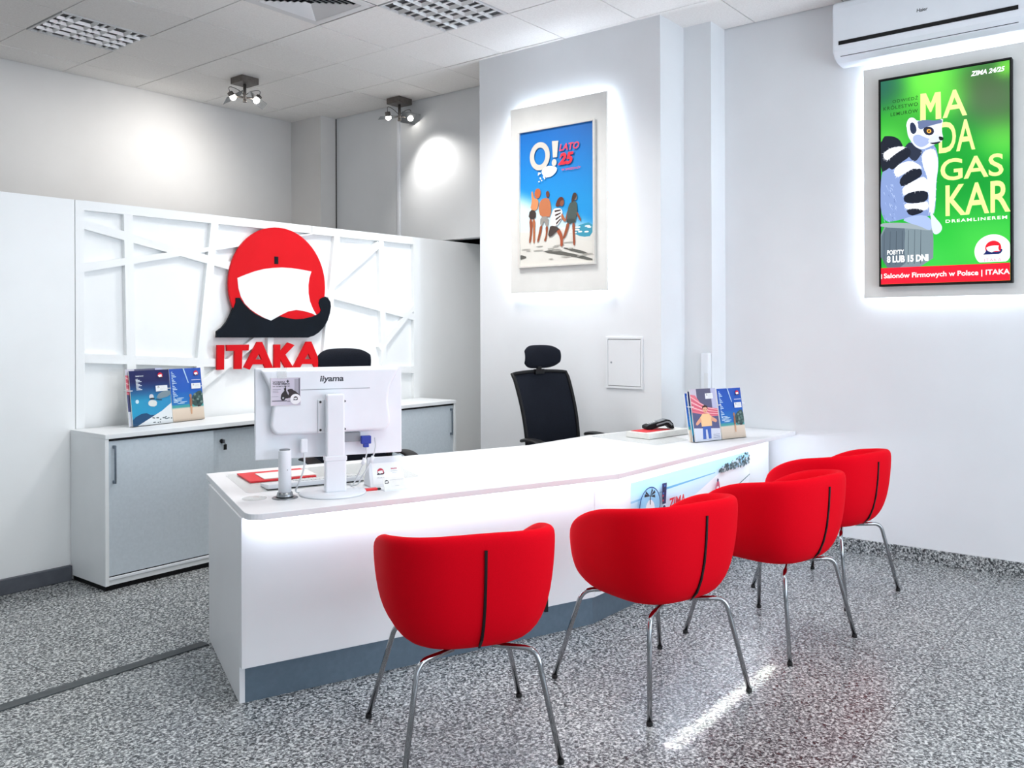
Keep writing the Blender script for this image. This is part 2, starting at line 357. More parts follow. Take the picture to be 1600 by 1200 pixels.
SCREEN_ART={
 'tail':[(-0.3592,0.2946),(-0.2967,0.2922),(-0.2501,0.2664),(-0.2304,0.2289),(-0.211,0.1637),(-0.2712,0.1142),(-0.312,0.0761),(-0.3612,0.0526)],
 'body':[(-0.3611,0.0669),(-0.3255,0.0775),(-0.2779,0.115),(-0.2309,0.166),(-0.2014,0.2184),(-0.1776,0.2433),(-0.0999,0.2404),(-0.0429,0.199),(-0.0268,0.1424),(-0.0222,0.0736),(-0.0353,-0.0209),(-0.0385,-0.1303),(-0.0454,-0.2261),(-0.1029,-0.236),(-0.1808,-0.2239),(-0.2338,-0.2415),(-0.3638,-0.2546)],
 'chest':[(-0.1197,0.167),(-0.0493,0.1861),(-0.0282,0.1289),(-0.0248,0.0602),(-0.0378,-0.0206),(-0.041,-0.1301),(-0.0517,-0.2256),(-0.0771,-0.2101),(-0.079,-0.0995),(-0.086,0.0115),(-0.1138,0.0834)],
 'head':[(-0.1971,0.2736),(-0.2034,0.3163),(-0.2057,0.3584),(-0.1924,0.3844),(-0.1701,0.3867),(-0.1482,0.3614),(-0.0992,0.36),(-0.042,0.3465),(-0.0081,0.3512),(0.002,0.3538),(-0.0032,0.3233),(-0.0047,0.276),(0.0051,0.2367),(-0.0114,0.2088),(-0.0492,0.2025),(-0.0811,0.1899),(-0.1132,0.18),(-0.1519,0.1985),(-0.1777,0.2364)],
 'ear':[(-0.1925,0.3705),(-0.1702,0.3784),(-0.1483,0.3435),(-0.1434,0.3013),(-0.1669,0.2808),(-0.1903,0.3076)],
 'muzzle':[(-0.0616,0.2561),(-0.0299,0.263),(0.0051,0.2407),(0.0012,0.2208),(-0.0239,0.2076),(-0.0555,0.2115),(-0.0872,0.2251)],
 'eyepatch':[(-0.1123,0.3109),(-0.0803,0.3203),(-0.0511,0.3026),(-0.0462,0.2747),(-0.0679,0.2597),(-0.0997,0.2721)],
 'eye':[(-0.0893,0.2982),(-0.0765,0.3033),(-0.0639,0.2948),(-0.0627,0.2809),(-0.0754,0.2744),(-0.0881,0.2843)],
 'neck':[(-0.2013,0.2323),(-0.1777,0.2364),(-0.1493,0.1982),(-0.1106,0.1728),(-0.1198,0.1532),(-0.159,0.1021),(-0.2044,0.1629),(-0.2244,0.1372),(-0.2441,0.1675)],
 'stripe0':[(-0.3594,0.2733),(-0.2968,0.2795),(-0.2501,0.2636),(-0.237,0.2368),(-0.2971,0.2442),(-0.3599,0.2093)],
 'stripe1':[(-0.3182,0.1406),(-0.2573,0.1831),(-0.2107,0.2056),(-0.178,0.1877),(-0.1848,0.1467),(-0.2446,0.1113),(-0.285,0.0733),(-0.3118,0.0903)],
 'stripe2':[(-0.252,-0.0005),(-0.2185,0.0455),(-0.1592,0.0743),(-0.1204,0.0633),(-0.1142,0.0212),(-0.1663,-0.0085),(-0.2324,-0.0417)],
 'stripe3':[(-0.2262,-0.1012),(-0.193,-0.076),(-0.1148,-0.0688),(-0.0789,-0.0857),(-0.0869,-0.1403),(-0.1542,-0.1489),(-0.2172,-0.1371)],
 'stripe4':[(-0.2135,-0.1795),(-0.1544,-0.1768),(-0.1027,-0.1945),(-0.1286,-0.2135),(-0.1874,-0.2234)],
 'white0':[(-0.3451,0.1862),(-0.2973,0.216),(-0.2371,0.2158),(-0.2107,0.2056),(-0.2573,0.1831),(-0.3142,0.1401),(-0.3385,0.1499)],
 'white1':[(-0.285,0.0733),(-0.2446,0.1113),(-0.1785,0.1209),(-0.1267,0.0847),(-0.1204,0.0633),(-0.1657,0.0722),(-0.2185,0.0455),(-0.2652,0.022)],
 'white2':[(-0.2323,-0.0374),(-0.1663,-0.0085),(-0.1116,0.0168),(-0.0785,-0.0168),(-0.0789,-0.0857),(-0.1148,-0.0688),(-0.193,-0.076),(-0.2261,-0.0942)],
 'white3':[(-0.2225,-0.1409),(-0.1542,-0.1489),(-0.0831,-0.1406),(-0.0795,-0.1823),(-0.1027,-0.1945),(-0.1544,-0.1768),(-0.2135,-0.1795)],
 'arm':[(-0.2338,-0.2415),(-0.1808,-0.2239),(-0.1028,-0.2222),(-0.0646,-0.2524),(-0.0586,-0.3079),(-0.0778,-0.3207),(-0.1291,-0.29),(-0.1943,-0.2651)],
 'hand':[(-0.0706,-0.1967),(-0.0455,-0.2398),(-0.0116,-0.2832),(-0.0017,-0.3112),(-0.0144,-0.3379),(-0.0423,-0.3502),(-0.0587,-0.3286),(-0.0648,-0.28)],
 'log':[(-0.3638,-0.2618),(-0.234,-0.2626),(-0.155,-0.2773),(-0.0649,-0.3076),(-0.0524,-0.3359),(-0.0561,-0.543),(-0.3634,-0.5376)],
 'logdark':[(-0.3556,-0.2695),(-0.234,-0.2697),(-0.2143,-0.299),(-0.2219,-0.4255),(-0.2094,-0.5389),(-0.3606,-0.5376)],
 'red':[(-0.362,-0.5405),(0.3635,-0.5479),(0.3633,-0.6515),(-0.3615,-0.6456)],
 'circle':[(0.2702,-0.4657)],
 'circr':[(0.1731,-0.462)],
 'inner':[(-0.3577,0.6405),(0.3599,0.641),(0.3598,-0.6462),(-0.3615,-0.6441)],
 'cap':[(-0.1482,0.3587),(-0.0992,0.3628),(-0.042,0.3478),(-0.0056,0.3522),(0.0006,0.3296),(-0.0333,0.3262),(-0.0662,0.3211),(-0.0969,0.3157),(-0.1227,0.3027),(-0.1407,0.3217)],
 'cheek':[(-0.1709,0.2703),(-0.1383,0.2799),(-0.0999,0.2542),(-0.0617,0.2356),(-0.0874,0.2045),(-0.126,0.1926),(-0.1647,0.2278)],
 'nose':[(-0.0237,0.2512),(0.0063,0.2406),(0.005,0.2231),(-0.0163,0.2217)],
 'mouth':[(-0.0771,0.2169),(-0.0428,0.2154),(-0.0088,0.2194),(-0.0164,0.2067),(-0.0492,0.2025)],
 'earout':[(-0.2085,0.3309),(-0.2016,0.3718),(-0.1845,0.3888),(-0.161,0.384),(-0.1392,0.3519),(-0.1369,0.3073),(-0.1579,0.2727),(-0.1826,0.2857)],
 'earfar':[(-0.0232,0.3438),(0.0032,0.3577),(0.0005,0.3215),(-0.0157,0.321)],
 'logtop':[(-0.3638,-0.2561),(-0.2875,-0.2551),(-0.1811,-0.2673),(-0.0649,-0.3048),(-0.0548,-0.3247),(-0.1814,-0.3009),(-0.364,-0.279)]}
SCREEN_TEXT={
 'zima':[(0.1618,0.579),(0.3313,0.6075)],
 'odw':[(-0.2884,0.4966),(-0.1394,0.5079),(-0.3428,0.4555),(-0.1397,0.4624),(-0.2998,0.4138),(-0.14,0.4252)],
 'MA':[(-0.1274,0.3682),(0.1429,0.3563),(-0.1264,0.5265),(0.1074,0.5179)],
 'DA':[(-0.0217,0.1528),(0.1779,0.1388),(0.076,0.3325)],
 'GAS':[(-0.0127,-0.0339),(0.3261,-0.0183),(-0.0119,0.1066),(0.3265,0.1278)],
 'KAR':[(0.015,-0.237),(0.3621,-0.2433),(0.016,-0.0529),(0.3625,-0.0583)],
 'DRE':[(0.0148,-0.278),(0.3437,-0.2851)],
 'pob':[(-0.3216,-0.4571),(-0.2221,-0.4566),(-0.3214,-0.4286)],
 'lub':[(-0.3234,-0.5071),(-0.0815,-0.5076),(-0.323,-0.4642)],
 'tick':[(-0.3392,-0.6071),(0.3634,-0.6095),(-0.339,-0.5755)]}
POSTER_ART={
 'inner':[(-0.3355,0.4978),(0.3063,0.4924),(0.3174,-0.5043),(-0.3438,-0.5052)],
 'hz':[(-0.3417,-0.2131),(0.3177,-0.2098)],
 'sand':[(-0.3425,-0.2423),(0.3176,-0.3549),(0.3174,-0.5043),(-0.3438,-0.5052)],
 'cloud':[(-0.3355,0.1609),(-0.1885,0.1464),(-0.0854,0.081),(0.0323,0.0157),(0.1138,-0.0997),(0.3131,-0.1935),(0.313,-0.2202),(-0.3421,-0.2277)],
 'O':[(-0.1417,0.3071),(-0.2343,0.3182),(-0.1397,0.4092),(-0.1437,0.2001)],
 'Oi':[(-0.1365,0.3037),(-0.1939,0.3106),(-0.1354,0.3637),(-0.1377,0.2449)],
 'ex':[(-0.0294,0.4038),(0.0287,0.4),(0.0156,0.2815),(-0.0211,0.2818)],
 'exd':[(-0.0099,0.2441),(0.0151,0.2412),(-0.0095,0.271)],
 'splash':[(-0.1265,0.1955),(-0.1002,0.2201),(-0.0489,0.2281),(0.018,0.2072),(0.0092,0.1744),(-0.0332,0.1447),(-0.0843,0.143),(-0.1183,0.1671)],
 'lato':[(0.036,0.3232),(0.213,0.3193),(0.0366,0.3724)],
 'n25':[(0.0264,0.2198),(0.1649,0.2176),(0.0275,0.3069)],
 'sprz':[(0.059,0.1785),(0.228,0.1737),(0.0592,0.196)],
 'w_skirt':[(-0.238,-0.0822),(-0.1793,-0.0934),(-0.1842,-0.157),(-0.2522,-0.1486)],
 'w_body':[(-0.2261,0.0517),(-0.2082,0.0529),(-0.1987,-0),(-0.1652,-0.0069),(-0.1536,-0.0388),(-0.1723,-0.0939),(-0.2362,-0.0824),(-0.2169,-0.0198)],
 'w_hat':[(-0.1813,0.0688),(-0.1514,0.0704),(-0.1327,0.0436),(-0.1458,-0),(-0.1776,-0.0059),(-0.1981,0.0281)],
 'w_leg1':[(-0.245,-0.1505),(-0.2163,-0.1551),(-0.2144,-0.2341),(-0.231,-0.3316),(-0.2491,-0.3309),(-0.2363,-0.2474)],
 'w_leg2':[(-0.2163,-0.1551),(-0.186,-0.1569),(-0.1897,-0.2497),(-0.1914,-0.3331),(-0.2094,-0.3353),(-0.2075,-0.2488)],
 'm_head':[(-0.0895,0.0371),(-0.0688,0.045),(-0.0554,0.0273),(-0.0593,-0.0042),(-0.0834,-0.0051)],
 'm_body':[(-0.1304,-0.0153),(-0.0902,-0.0045),(-0.0527,-0.0186),(-0.0369,-0.1031),(-0.0583,-0.1576),(-0.0633,-0.146),(-0.1379,-0.1414),(-0.1546,-0.0951),(-0.1538,-0.0528)],
 'm_short':[(-0.1379,-0.1414),(-0.0633,-0.146),(-0.0662,-0.2203),(-0.0938,-0.2146),(-0.1035,-0.1717),(-0.1199,-0.2104),(-0.1427,-0.2064)],
 'm_leg':[(-0.1427,-0.2064),(-0.1199,-0.2104),(-0.1295,-0.2526),(-0.1556,-0.3301),(-0.1734,-0.3295),(-0.1543,-0.2585)],
 'm_leg2':[(-0.0938,-0.2146),(-0.0662,-0.2203),(-0.0774,-0.2721),(-0.0887,-0.3284),(-0.1097,-0.3247),(-0.0879,-0.2758)],
 'g_hair':[(0.0235,-0.0178),(0.0569,-0.0109),(0.0766,-0.0315),(0.0681,-0.0486),(0.0395,-0.078),(0.0109,-0.0815),(-0.0024,-0.0709)],
 'g_face':[(0.0449,-0.04),(0.0765,-0.0356),(0.0745,-0.0723),(0.0511,-0.0844),(0.0379,-0.0669)],
 'g_shirt':[(-0.0112,-0.091),(0.0477,-0.0924),(0.0672,-0.1308),(0.0466,-0.1847),(0.0091,-0.2243),(-0.0471,-0.2143),(-0.0411,-0.1586),(-0.0268,-0.1107)],
 'g_short':[(-0.0471,-0.2143),(0.0091,-0.2243),(0.0375,-0.2467),(0.0086,-0.2592),(-0.0398,-0.2992),(-0.0707,-0.2908),(-0.0561,-0.242)],
 'g_arm':[(0.0556,-0.13),(0.0671,-0.1445),(0.0932,-0.1874),(0.0831,-0.2006),(0.0468,-0.164)],
 'g_leg':[(0.0091,-0.2243),(0.0458,-0.254),(0.0654,-0.3037),(0.0646,-0.3735),(0.041,-0.3755),(0.0418,-0.3096),(0.0052,-0.259)],
 'b_hair':[(0.1553,0.0053),(0.1795,0.0073),(0.1905,-0.0137),(0.1662,-0.0494),(0.1434,-0.0679),(0.1404,-0.0406)],
 'b_face':[(0.1665,-0.009),(0.1922,-0.0112),(0.1888,-0.0457),(0.163,-0.0491)],
 'b_body':[(0.1337,-0.0577),(0.1871,-0.051),(0.1947,-0.1324),(0.1782,-0.1856),(0.1748,-0.2099),(0.0997,-0.2015),(0.1001,-0.1535),(0.1139,-0.0861)],
 'b_short':[(0.0999,-0.1741),(0.175,-0.1826),(0.1716,-0.2124),(0.1423,-0.208),(0.1259,-0.2167),(0.0964,-0.2013)],
 'b_leg':[(0.1456,-0.2041),(0.1716,-0.2097),(0.1678,-0.2943),(0.1738,-0.3702),(0.1542,-0.3737),(0.1515,-0.2936)],
 'b_leg2':[(0.0997,-0.2015),(0.1259,-0.2126),(0.0989,-0.2843),(0.0752,-0.3208),(0.0619,-0.3147),(0.0825,-0.2628)],
 'b_arm':[(0.1866,-0.1318),(0.1978,-0.1393),(0.2264,-0.1911),(0.2167,-0.2041),(0.1913,-0.1619)],
 'b_arm2':[(0.1105,-0.0995),(0.1202,-0.1138),(0.0931,-0.1943),(0.0832,-0.191)],
 'sh1':[(-0.1464,-0.4024),(-0.0239,-0.3918),(0.3175,-0.4702),(0.3174,-0.4934),(0.1437,-0.4525)],
 'sh2':[(0.0275,-0.375),(0.2093,-0.4058),(0.3175,-0.4497),(0.1767,-0.4256)],
 'sh3':[(-0.3414,-0.4116),(-0.2551,-0.4359),(-0.3425,-0.4561)],
 'sea':[(0.1779,-0.2332),(0.3177,-0.2098),(0.3176,-0.3144),(0.2258,-0.3173),(0.145,-0.2795)]}
DISC_C = ((DISC[0][0] + DISC[1][0]) / 2, (DISC[0][1] + DISC[1][1]) / 2); DISC_R = (DISC[1][0] - DISC[0][0]) / 2
BOAT_W = max(p[0] for p in BOAT) - min(p[0] for p in BOAT); BOAT_C = ((max(p[0] for p in BOAT) + min(p[0] for p in BOAT)) / 2, 1.72)

# ================================================================ the room
XR, YB, ZC = 5.85, 7.40, 3.596
X0, Y0 = -2.0, -2.3
struct('floor', MB().box((X0 - .1, Y0 - .3, -.05), (XR + 1.4, YB + .1, 0)), M_granite, 'speckled grey polished granite floor')
# ceiling: tiles with narrow open joints between them
xs = [X0 - .1, -1.755, -1.118, -.481, .156, .793, 1.43, 2.067, 2.705, 3.342, 3.964, 4.624, 5.255, XR - .004]
ys = [Y0 - .3, -1.8, -1.19, -.58, .03, .64, 1.25, 1.86, 2.47, 3.08, 3.70, 4.28, 4.88, 5.45, 5.99, 6.55, 7.05, YB - .004]
cb = MB().box((X0 - .1, Y0 - .3, ZC + .012), (XR + .1, YB + .1, ZC + .05), 1)
holes = {(2.705, 5.99), (3.964, 3.70), (3.342, 4.28)}
for i in range(len(xs) - 1):
    for j in range(len(ys) - 1):
        if (xs[i], ys[j]) in holes: continue
        g = .004; dz = rnd.uniform(0, .0025)
        cb.box((xs[i] + g, ys[j] + g, ZC + dz), (xs[i + 1] - g, ys[j + 1] - g, ZC + .012), 0)
struct('ceiling', cb, [M_tile, M_gap], 'suspended ceiling of pale square tiles', 'ceiling')
struct('wall_back', MB().box((X0 - .1, YB, 0), (XR + .1, YB + .1, ZC + .04)), M_back, 'off-white rear wall above the partition', 'wall')
struct('wall_left', MB().box((X0 - .1, Y0, 0), (X0, YB, ZC + .04)), M_wall, 'white side wall outside the view', 'wall')
# right wall: brought forward beside the counter, with a doorway far back that the partition runs into
struct('wall_right', MB().box((XR, Y0, 0), (XR + .1, 4.56, ZC + .04)).box((XR, 4.56, 2.27), (XR + .1, 6.0, ZC + .04)).box((XR, 6.0, 0), (XR + .1, YB, ZC + .04)), M_wall, 'white wall with the lit screen and air conditioner', 'wall')
struct('wall_passage', MB().box((XR + 1.2, 5.335, 0), (XR + 1.3, 6.4, 2.5)).box((XR + .1, 6.3, 0), (XR + 1.2, 6.4, 2.5)).box((XR + .1, 4.4, 2.4), (XR + 1.3, 6.4, 2.5)), M_dark, 'passage behind the doorway, its walls coloured near black as if unlit', 'wall')  # darkness of the passage is put into the near-black wall colour
struct('wall_bounce', MB().box((XR + .1, 4.45, 0), (XR + .5, 4.55, 2.4)).box((XR + .40, 4.55, 0), (XR + .5, 5.228, 2.4)), M_wall, 'white wall added out of view to bounce light onto the partition end', 'wall')  # unseen white wall added to bounce light onto the partition end
struct('wall_pillar', MB().box((5.29, 2.91, 0), (XR + .02, 4.53, ZC + .005)), M_wall, 'wide white pillar carrying the framed poster', 'pillar')
struct('wall_pilaster', MB().box((5.63, 2.70, 0), (XR + .02, 2.91, ZC + .005)).box((5.63, 4.53, 0), (XR + .02, 4.58, ZC + .005)), M_wall, 'narrow white setback beside the pillar', 'pillar')
struct('wall_corner', MB().box((5.65, 6.93, 0), (XR + .02, YB + .02, ZC + .005)), M_back, 'boxed-in corner of the rear wall', 'wall')
struct('shadow_strip', MB().box((5.842, 6.922, 2.2), (XR + .01, 6.93, ZC)), M_gap, 'dark strip coloured in as the shadow line of the rear corner', 'trim')  # thin dark strip painting the shadow line of the corner
struct('trim_2', MB().box((5.83, 6.0, 0), (XR + .01, 6.03, ZC)), M_wplastic, 'slim white cable duct on the far wall', 'trim', bevel=.003)
# front wall behind the viewer with two shop windows
fw = MB()
for a, b in ((X0 - .1, -1.0), (1.6, 2.2), (5.6, XR + .1)): fw.box((a, Y0 - .1, 0), (b, Y0, ZC + .04))
for a, b in ((-1.0, 1.6), (2.2, 5.6)): fw.box((a, Y0 - .1, 0), (b, Y0, .3)); fw.box((a, Y0 - .1, 2.8), (b, Y0, ZC + .04))
struct('wall_front', fw, M_wall, 'white shop front wall outside the view', 'wall')
for n, (a, b) in enumerate(((-1.0, 1.6), (2.2, 5.6))):
    f = MB()
    for lo, hi in (((a, Y0 - .08, .3), (a + .06, Y0 - .02, 2.8)), ((b - .06, Y0 - .08, .3), (b, Y0 - .02, 2.8)), ((a, Y0 - .08, .3), (b, Y0 - .02, .36)), ((a, Y0 - .08, 2.74), (b, Y0 - .02, 2.8)), (((a + b) / 2 - .03, Y0 - .08, .3), ((a + b) / 2 + .03, Y0 - .02, 2.8))): f.box(lo, hi)
    struct('window_%d' % (n + 1), f, M_winframe, 'grey framed shop window behind the viewer', 'window')
# baseboards
struct('baseboard_right', MB().box((XR - .015, Y0, 0), (XR, 2.70, .088)), M_granite, 'granite skirting along the right wall', 'baseboard', bevel=.002)
struct('baseboard_left', MB().box((X0, 5.205, 0), (2.40, 5.232, .088)), M_base, 'dark grey skirting under the white partition', 'baseboard', bevel=.004)
struct('trim_3', MB().box((X0, 3.635, 0), (2.30, 3.695, .006)), M_strip, 'dark flat strip across the floor beside the counter', 'trim', bevel=.002)

# ---- partition with its raised lattice panel
YP = 5.23
pw = MB().box((X0, YP + .036, 0), (6.9, YP + .10, 2.235))
pw.box((X0, YP, 0), (2.432, YP + .036, 2.235)).box((2.436, YP, 0), (2.488, YP + .036, 2.235)).box((5.248, YP, 0), (6.9, YP + .036, 2.235))
pw.box((2.488, YP, 2.178), (4.178, YP + .036, 2.235)).box((4.182, YP, 2.174), (5.248, YP + .036, 2.235))
struct('wall_partition', pw, M_part, 'white partition about two metres high', 'wall', bevel=.0012, seg=1)
lt = MB(); k = 0
for x0, z0, x1, z1, wd in STRIPS[:2] + [[2.44, 1.298, 5.29, 1.117, .056]] + STRIPS[4:]:
    d = Vector((x1 - x0, z1 - z0)).normalized(); n = Vector((-d.y, d.x)) * wd / 2
    pts = [(x0 - n.x, z0 - n.y), (x1 - n.x, z1 - n.y), (x1 + n.x, z1 + n.y), (x0 + n.x, z0 + n.y)]
    pts = [(min(max(x, 2.475), 5.26), min(z, 2.19)) for x, z in pts]
    lt.plate(pts, YP + .0006 + k * .0001, YP + .0358); k += 1
struct('trim_4', lt, M_part, 'white criss-cross lattice strips on the partition', 'trim')

# ---- the cut-out sign on the lattice
sg = thing('wall_sign', 'big red disc and dark boat sign with red capitals on the white partition', 'sign', (3.85, YP, 1.72))
O = (3.85, YP, 1.72)
n = 64
zlow = min(p[1] for p in BOAT) + .03
MB().plate([(DISC_C[0] + DISC_R * math.cos(2 * PI * i / n), max(zlow, DISC_C[1] + DISC_R * math.sin(2 * PI * i / n))) for i in range(n)], YP - .016, YP).build('disc', M_redsign, sg, O)['label'] = 'round red board'
MB().plate(VISOR, YP - .0175, YP - .0162).build('sail', M_whitesign, sg, O)['label'] = 'white sail shape'
MB().plate(BOAT, YP - .021, YP - .0005).build('boat', M_navysign, sg, O)['label'] = 'dark navy boat shape'
MB().plate([(SLOT[0][0], SLOT[0][1]), (SLOT[1][0], SLOT[0][1]), (SLOT[1][0], SLOT[1][1]), (SLOT[0][0], SLOT[1][1])], YP - .0172, YP - .0162).build('dark_slot', M_navysign, sg, O)
for g in LETTERS:
    lb = MB()
    for q, p in enumerate(g): lb.plate(p, YP - .016 - q * .0002, YP - .0005)
    lb.build('letter', M_redsign, sg, O)

# ================================================================ ceiling fittings
def louvre_light(x0, y0, x1, y1, label, nx, ny):
    t = thing('ceiling_light', label, 'ceiling light', ((x0 + x1) / 2, (y0 + y1) / 2, ZC), 0, 'louvre lights in the ceiling')
    o = ((x0 + x1) / 2, (y0 + y1) / 2, ZC); g = .006; b = .022
    fr = MB()
    for lo, hi in (((x0 + g, y0 + g), (x1 - g, y0 + b)), ((x0 + g, y1 - b), (x1 - g, y1 - g)), ((x0 + g, y0 + b), (x0 + b, y1 - b)), ((x1 - b, y0 + b), (x1 - g, y1 - b))): fr.box((*lo, ZC - .004), (*hi, ZC + .012))
    fr.build('frame', M_grid, t, o)
    MB().box((x0 + g, y0 + g, ZC + .0095), (x1 - g, y1 - g, ZC + .0115)).build('housing', M_housing, t, o)
    lv = MB(); xa, xb, ya, yb = x0 + b, x1 - b, y0 + b, y1 - b
    for i in range(1, nx):                     # V-shaped mirror blades one way
        x = xa + (xb - xa) * i / nx
        lv.add([(x - .014, ya, ZC + .008), (x + .014, ya, ZC + .008), (x, ya, ZC - .014), (x - .014, yb, ZC + .008), (x + .014, yb, ZC + .008), (x, yb, ZC - .014)], [(0, 2, 5, 3), (2, 1, 4, 5), (0, 1, 2), (3, 5, 4)])
    for j in range(1, ny):                     # upright cross blades
        y = ya + (yb - ya) * j / ny
        lv.add([(xa, y - .010, ZC + .008), (xa, y + .010, ZC + .008), (xa, y, ZC - .013), (xb, y - .010, ZC + .008), (xb, y + .010, ZC + .008), (xb, y, ZC - .013)], [(0, 2, 5, 3), (2, 1, 4, 5), (0, 1, 2), (3, 5, 4)])
    lv.build('louvre', M_louvre, t, o)
    for i in range(nx):
        x = xa + (xb - xa) * (i + .5) / nx
        if i % 2 == 0 or nx < 5: MB().cyl((x, ya, ZC + .002), (x, yb, ZC + .002), .007, n=12).build('tube', M_tubeoff, t, o)
louvre_light(2.705, 5.99, 3.342, 6.55, 'square louvre light over the far end of the partition', 5, 5)
louvre_light(3.964, 3.70, 4.624, 4.28, 'square mirror louvre light between the vent and the pillar', 4, 5)
# air vent
x0, y0, x1, y1 = 3.342, 4.28, 3.964, 4.88; o = ((x0 + x1) / 2, (y0 + y1) / 2, ZC)
vt = thing('ceiling_vent', 'square four-way air diffuser at the top of the ceiling', 'vent', o)
def ring(mb, a, b, za, zb, mi=0):             # sloping square ring from half-size a to half-size b
    q = lambda h, z: [(o[0] - h, o[1] - h, z), (o[0] + h, o[1] - h, z), (o[0] + h, o[1] + h, z), (o[0] - h, o[1] + h, z)]
    mb.add(q(a, za) + q(b, zb) + q(a, za + .002) + q(b, zb + .002), [(i, (i + 1) % 4, (i + 1) % 4 + 4, i + 4) for i in range(4)] + [(i + 8, i + 12, (i + 1) % 4 + 12, (i + 1) % 4 + 8) for i in range(4)], mi)
fr = MB(); ring(fr, .298, .235, ZC - .002, ZC - .006); ring(fr, .298, .298, ZC - .002, ZC + .01); fr.build('frame', M_grid, vt, o)
MB().box((x0 + .006, y0 + .006, ZC + .0095), (x1 - .006, y1 - .006, ZC + .0115)).build('dark_plenum', M_dark, vt, o)
vb = MB()
for i in range(7): ring(vb, .232 - i * .031, .214 - i * .031, ZC - .006, ZC + .008)
vb.build('vane', M_grid, vt, o)

def spot_lamp(x, y, label, arm, aims):
    t = thing('ceiling_spotlight', label, 'spotlight', (x, y, ZC), 0, 'twin spotlights on the ceiling')
    MB().box((-.083, -.083, -.055), (.083, .083, 0)).build('mount_box', M_dgrey, t, bevel=.003)
    MB().cyl((0, 0, -.20), (0, 0, -.055), .013, n=16).cyl((0, 0, -.205), (0, 0, -.19), .016, n=16).build('stem', M_dgrey, t)
    ux, uy = math.cos(arm), math.sin(arm)
    MB().cyl((-.10 * ux, -.10 * uy, -.165), (.10 * ux, .10 * uy, -.165), .008, n=12).build('cross_bar', M_dgrey, t)
    for s, aim in zip((-1, 1), aims):
        c = Vector((.105 * ux * s, .105 * uy * s, -.165)); d = Vector(aim).normalized()
        a = Vector((ux, uy, 0)); a = (a - d * a.dot(d)).normalized(); b = d.cross(a)
        hd = MB().cyl(c - d * .035, c + d * .012, .024, .026, n=20)
        h = hd.build('lamp_head', M_dgrey, t)
        sh = MB(); p = c + d * .012
        q = [p + a * i * .085 + b * j * .07 for i, j in ((-1, -1), (1, -1), (1, 1), (-1, 1))]
        sh.add(q + [v + d * .003 for v in q], [(0, 3, 2, 1), (4, 5, 6, 7), (0, 1, 5, 4), (1, 2, 6, 5), (2, 3, 7, 6), (3, 0, 4, 7)])
        sh.build('shade_plate', M_steel, t)
        rows = []
        for i in range(7):
            th = PI / 2 * i / 6; rr = .026 * math.cos(th) + 1e-4; e = .015 + .024 * math.sin(th)
            rows.append([c + d * e + a * (rr * math.cos(2 * PI * j / 16)) + b * (rr * math.sin(2 * PI * j / 16)) for j in range(16)])
        MB().grid(rows, close_u=True).build('bulb', M_bulb, t)
        MB().tube(smooth_path([c - d * .03, c - d * .06 + Vector((0, 0, .035)), c * .5 + Vector((0, 0, -.02)), Vector((0, 0, -.15))], 3), .0025, 6).build('wire', M_black, t)
    return t
spot_lamp(4.40, 6.39, 'twin spotlight nearest the rear wall, its lamps pointing apart', R(-20), [(.45, -.35, -.85), (-.55, .1, -.8)])
spot_lamp(5.70, 5.86, 'twin spotlight close to the far wall, throwing a bright pool', R(-35), [(.15, -.05, -1), (-.45, -.35, -.85)])
def spot_light(name, loc, target, power, angle, blend, size=.02):
    l = bpy.data.lights.new(name, 'SPOT'); l.energy = power; l.spot_size = R(angle); l.spot_blend = blend; l.shadow_soft_size = size; l.color = (1, .97, .93)
    ob = bpy.data.objects.new(name, l); C.objects.link(ob); ob.location = loc
    ob.rotation_euler = (Vector(target) - Vector(loc)).to_track_quat('-Z', 'Y').to_euler()
spot_light('spotlight_beam_far', (5.58, 5.66, ZC - .27), (5.85, 5.36, 2.35), 20, 110, .9, .04)
spot_light('spotlight_beam_rear', (4.33, 6.45, ZC - .25), (4.0, 7.4, 2.35), 28, 150, 1.0, .05)

# air conditioner on the right wall (local frame: front faces -Y)
ac = thing('air_conditioner', 'white wall air conditioner above the lit screen', 'air conditioner', (XR, 1.33, 3.16), -PI / 2)
prof = [(0, .38), (-.17, .38), (-.198, .365), (-.205, .33), (-.205, .10), (-.20, .06), (-.17, .025), (-.12, .005), (-.06, 0), (0, 0)]
n = len(prof); hw = .54
body = MB().add([(-hw, y, z) for y, z in prof] + [(hw, y, z) for y, z in prof], [tuple(range(n))[::-1], tuple(range(n, 2 * n))] + [(i, (i + 1) % n, (i + 1) % n + n, i + n) for i in range(n)])
body.build('housing', M_ac, ac, bevel=.012, seg=3)
MB().box((-.50, -.209, .098), (.50, -.19, .122)).build('air_slot', M_black, ac)
MB().add([(-.495, -.2085, .096), (.495, -.2085, .096), (.495, -.178, .036), (-.495, -.178, .036), (-.495, -.200, .096), (.495, -.200, .096), (.495, -.170, .036), (-.495, -.170, .036)], [(0, 1, 2, 3), (4, 7, 6, 5), (0, 4, 5, 1), (1, 5, 6, 2), (2, 6, 7, 3), (3, 7, 4, 0)]).build('louvre_flap', M_ac, ac)
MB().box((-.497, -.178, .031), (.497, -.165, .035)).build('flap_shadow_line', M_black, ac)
Art(-.2055).text('Haier', -.036, .201, .026, .222, (40, 44, 52), .02, .1).build('lettering', M_print, ac)

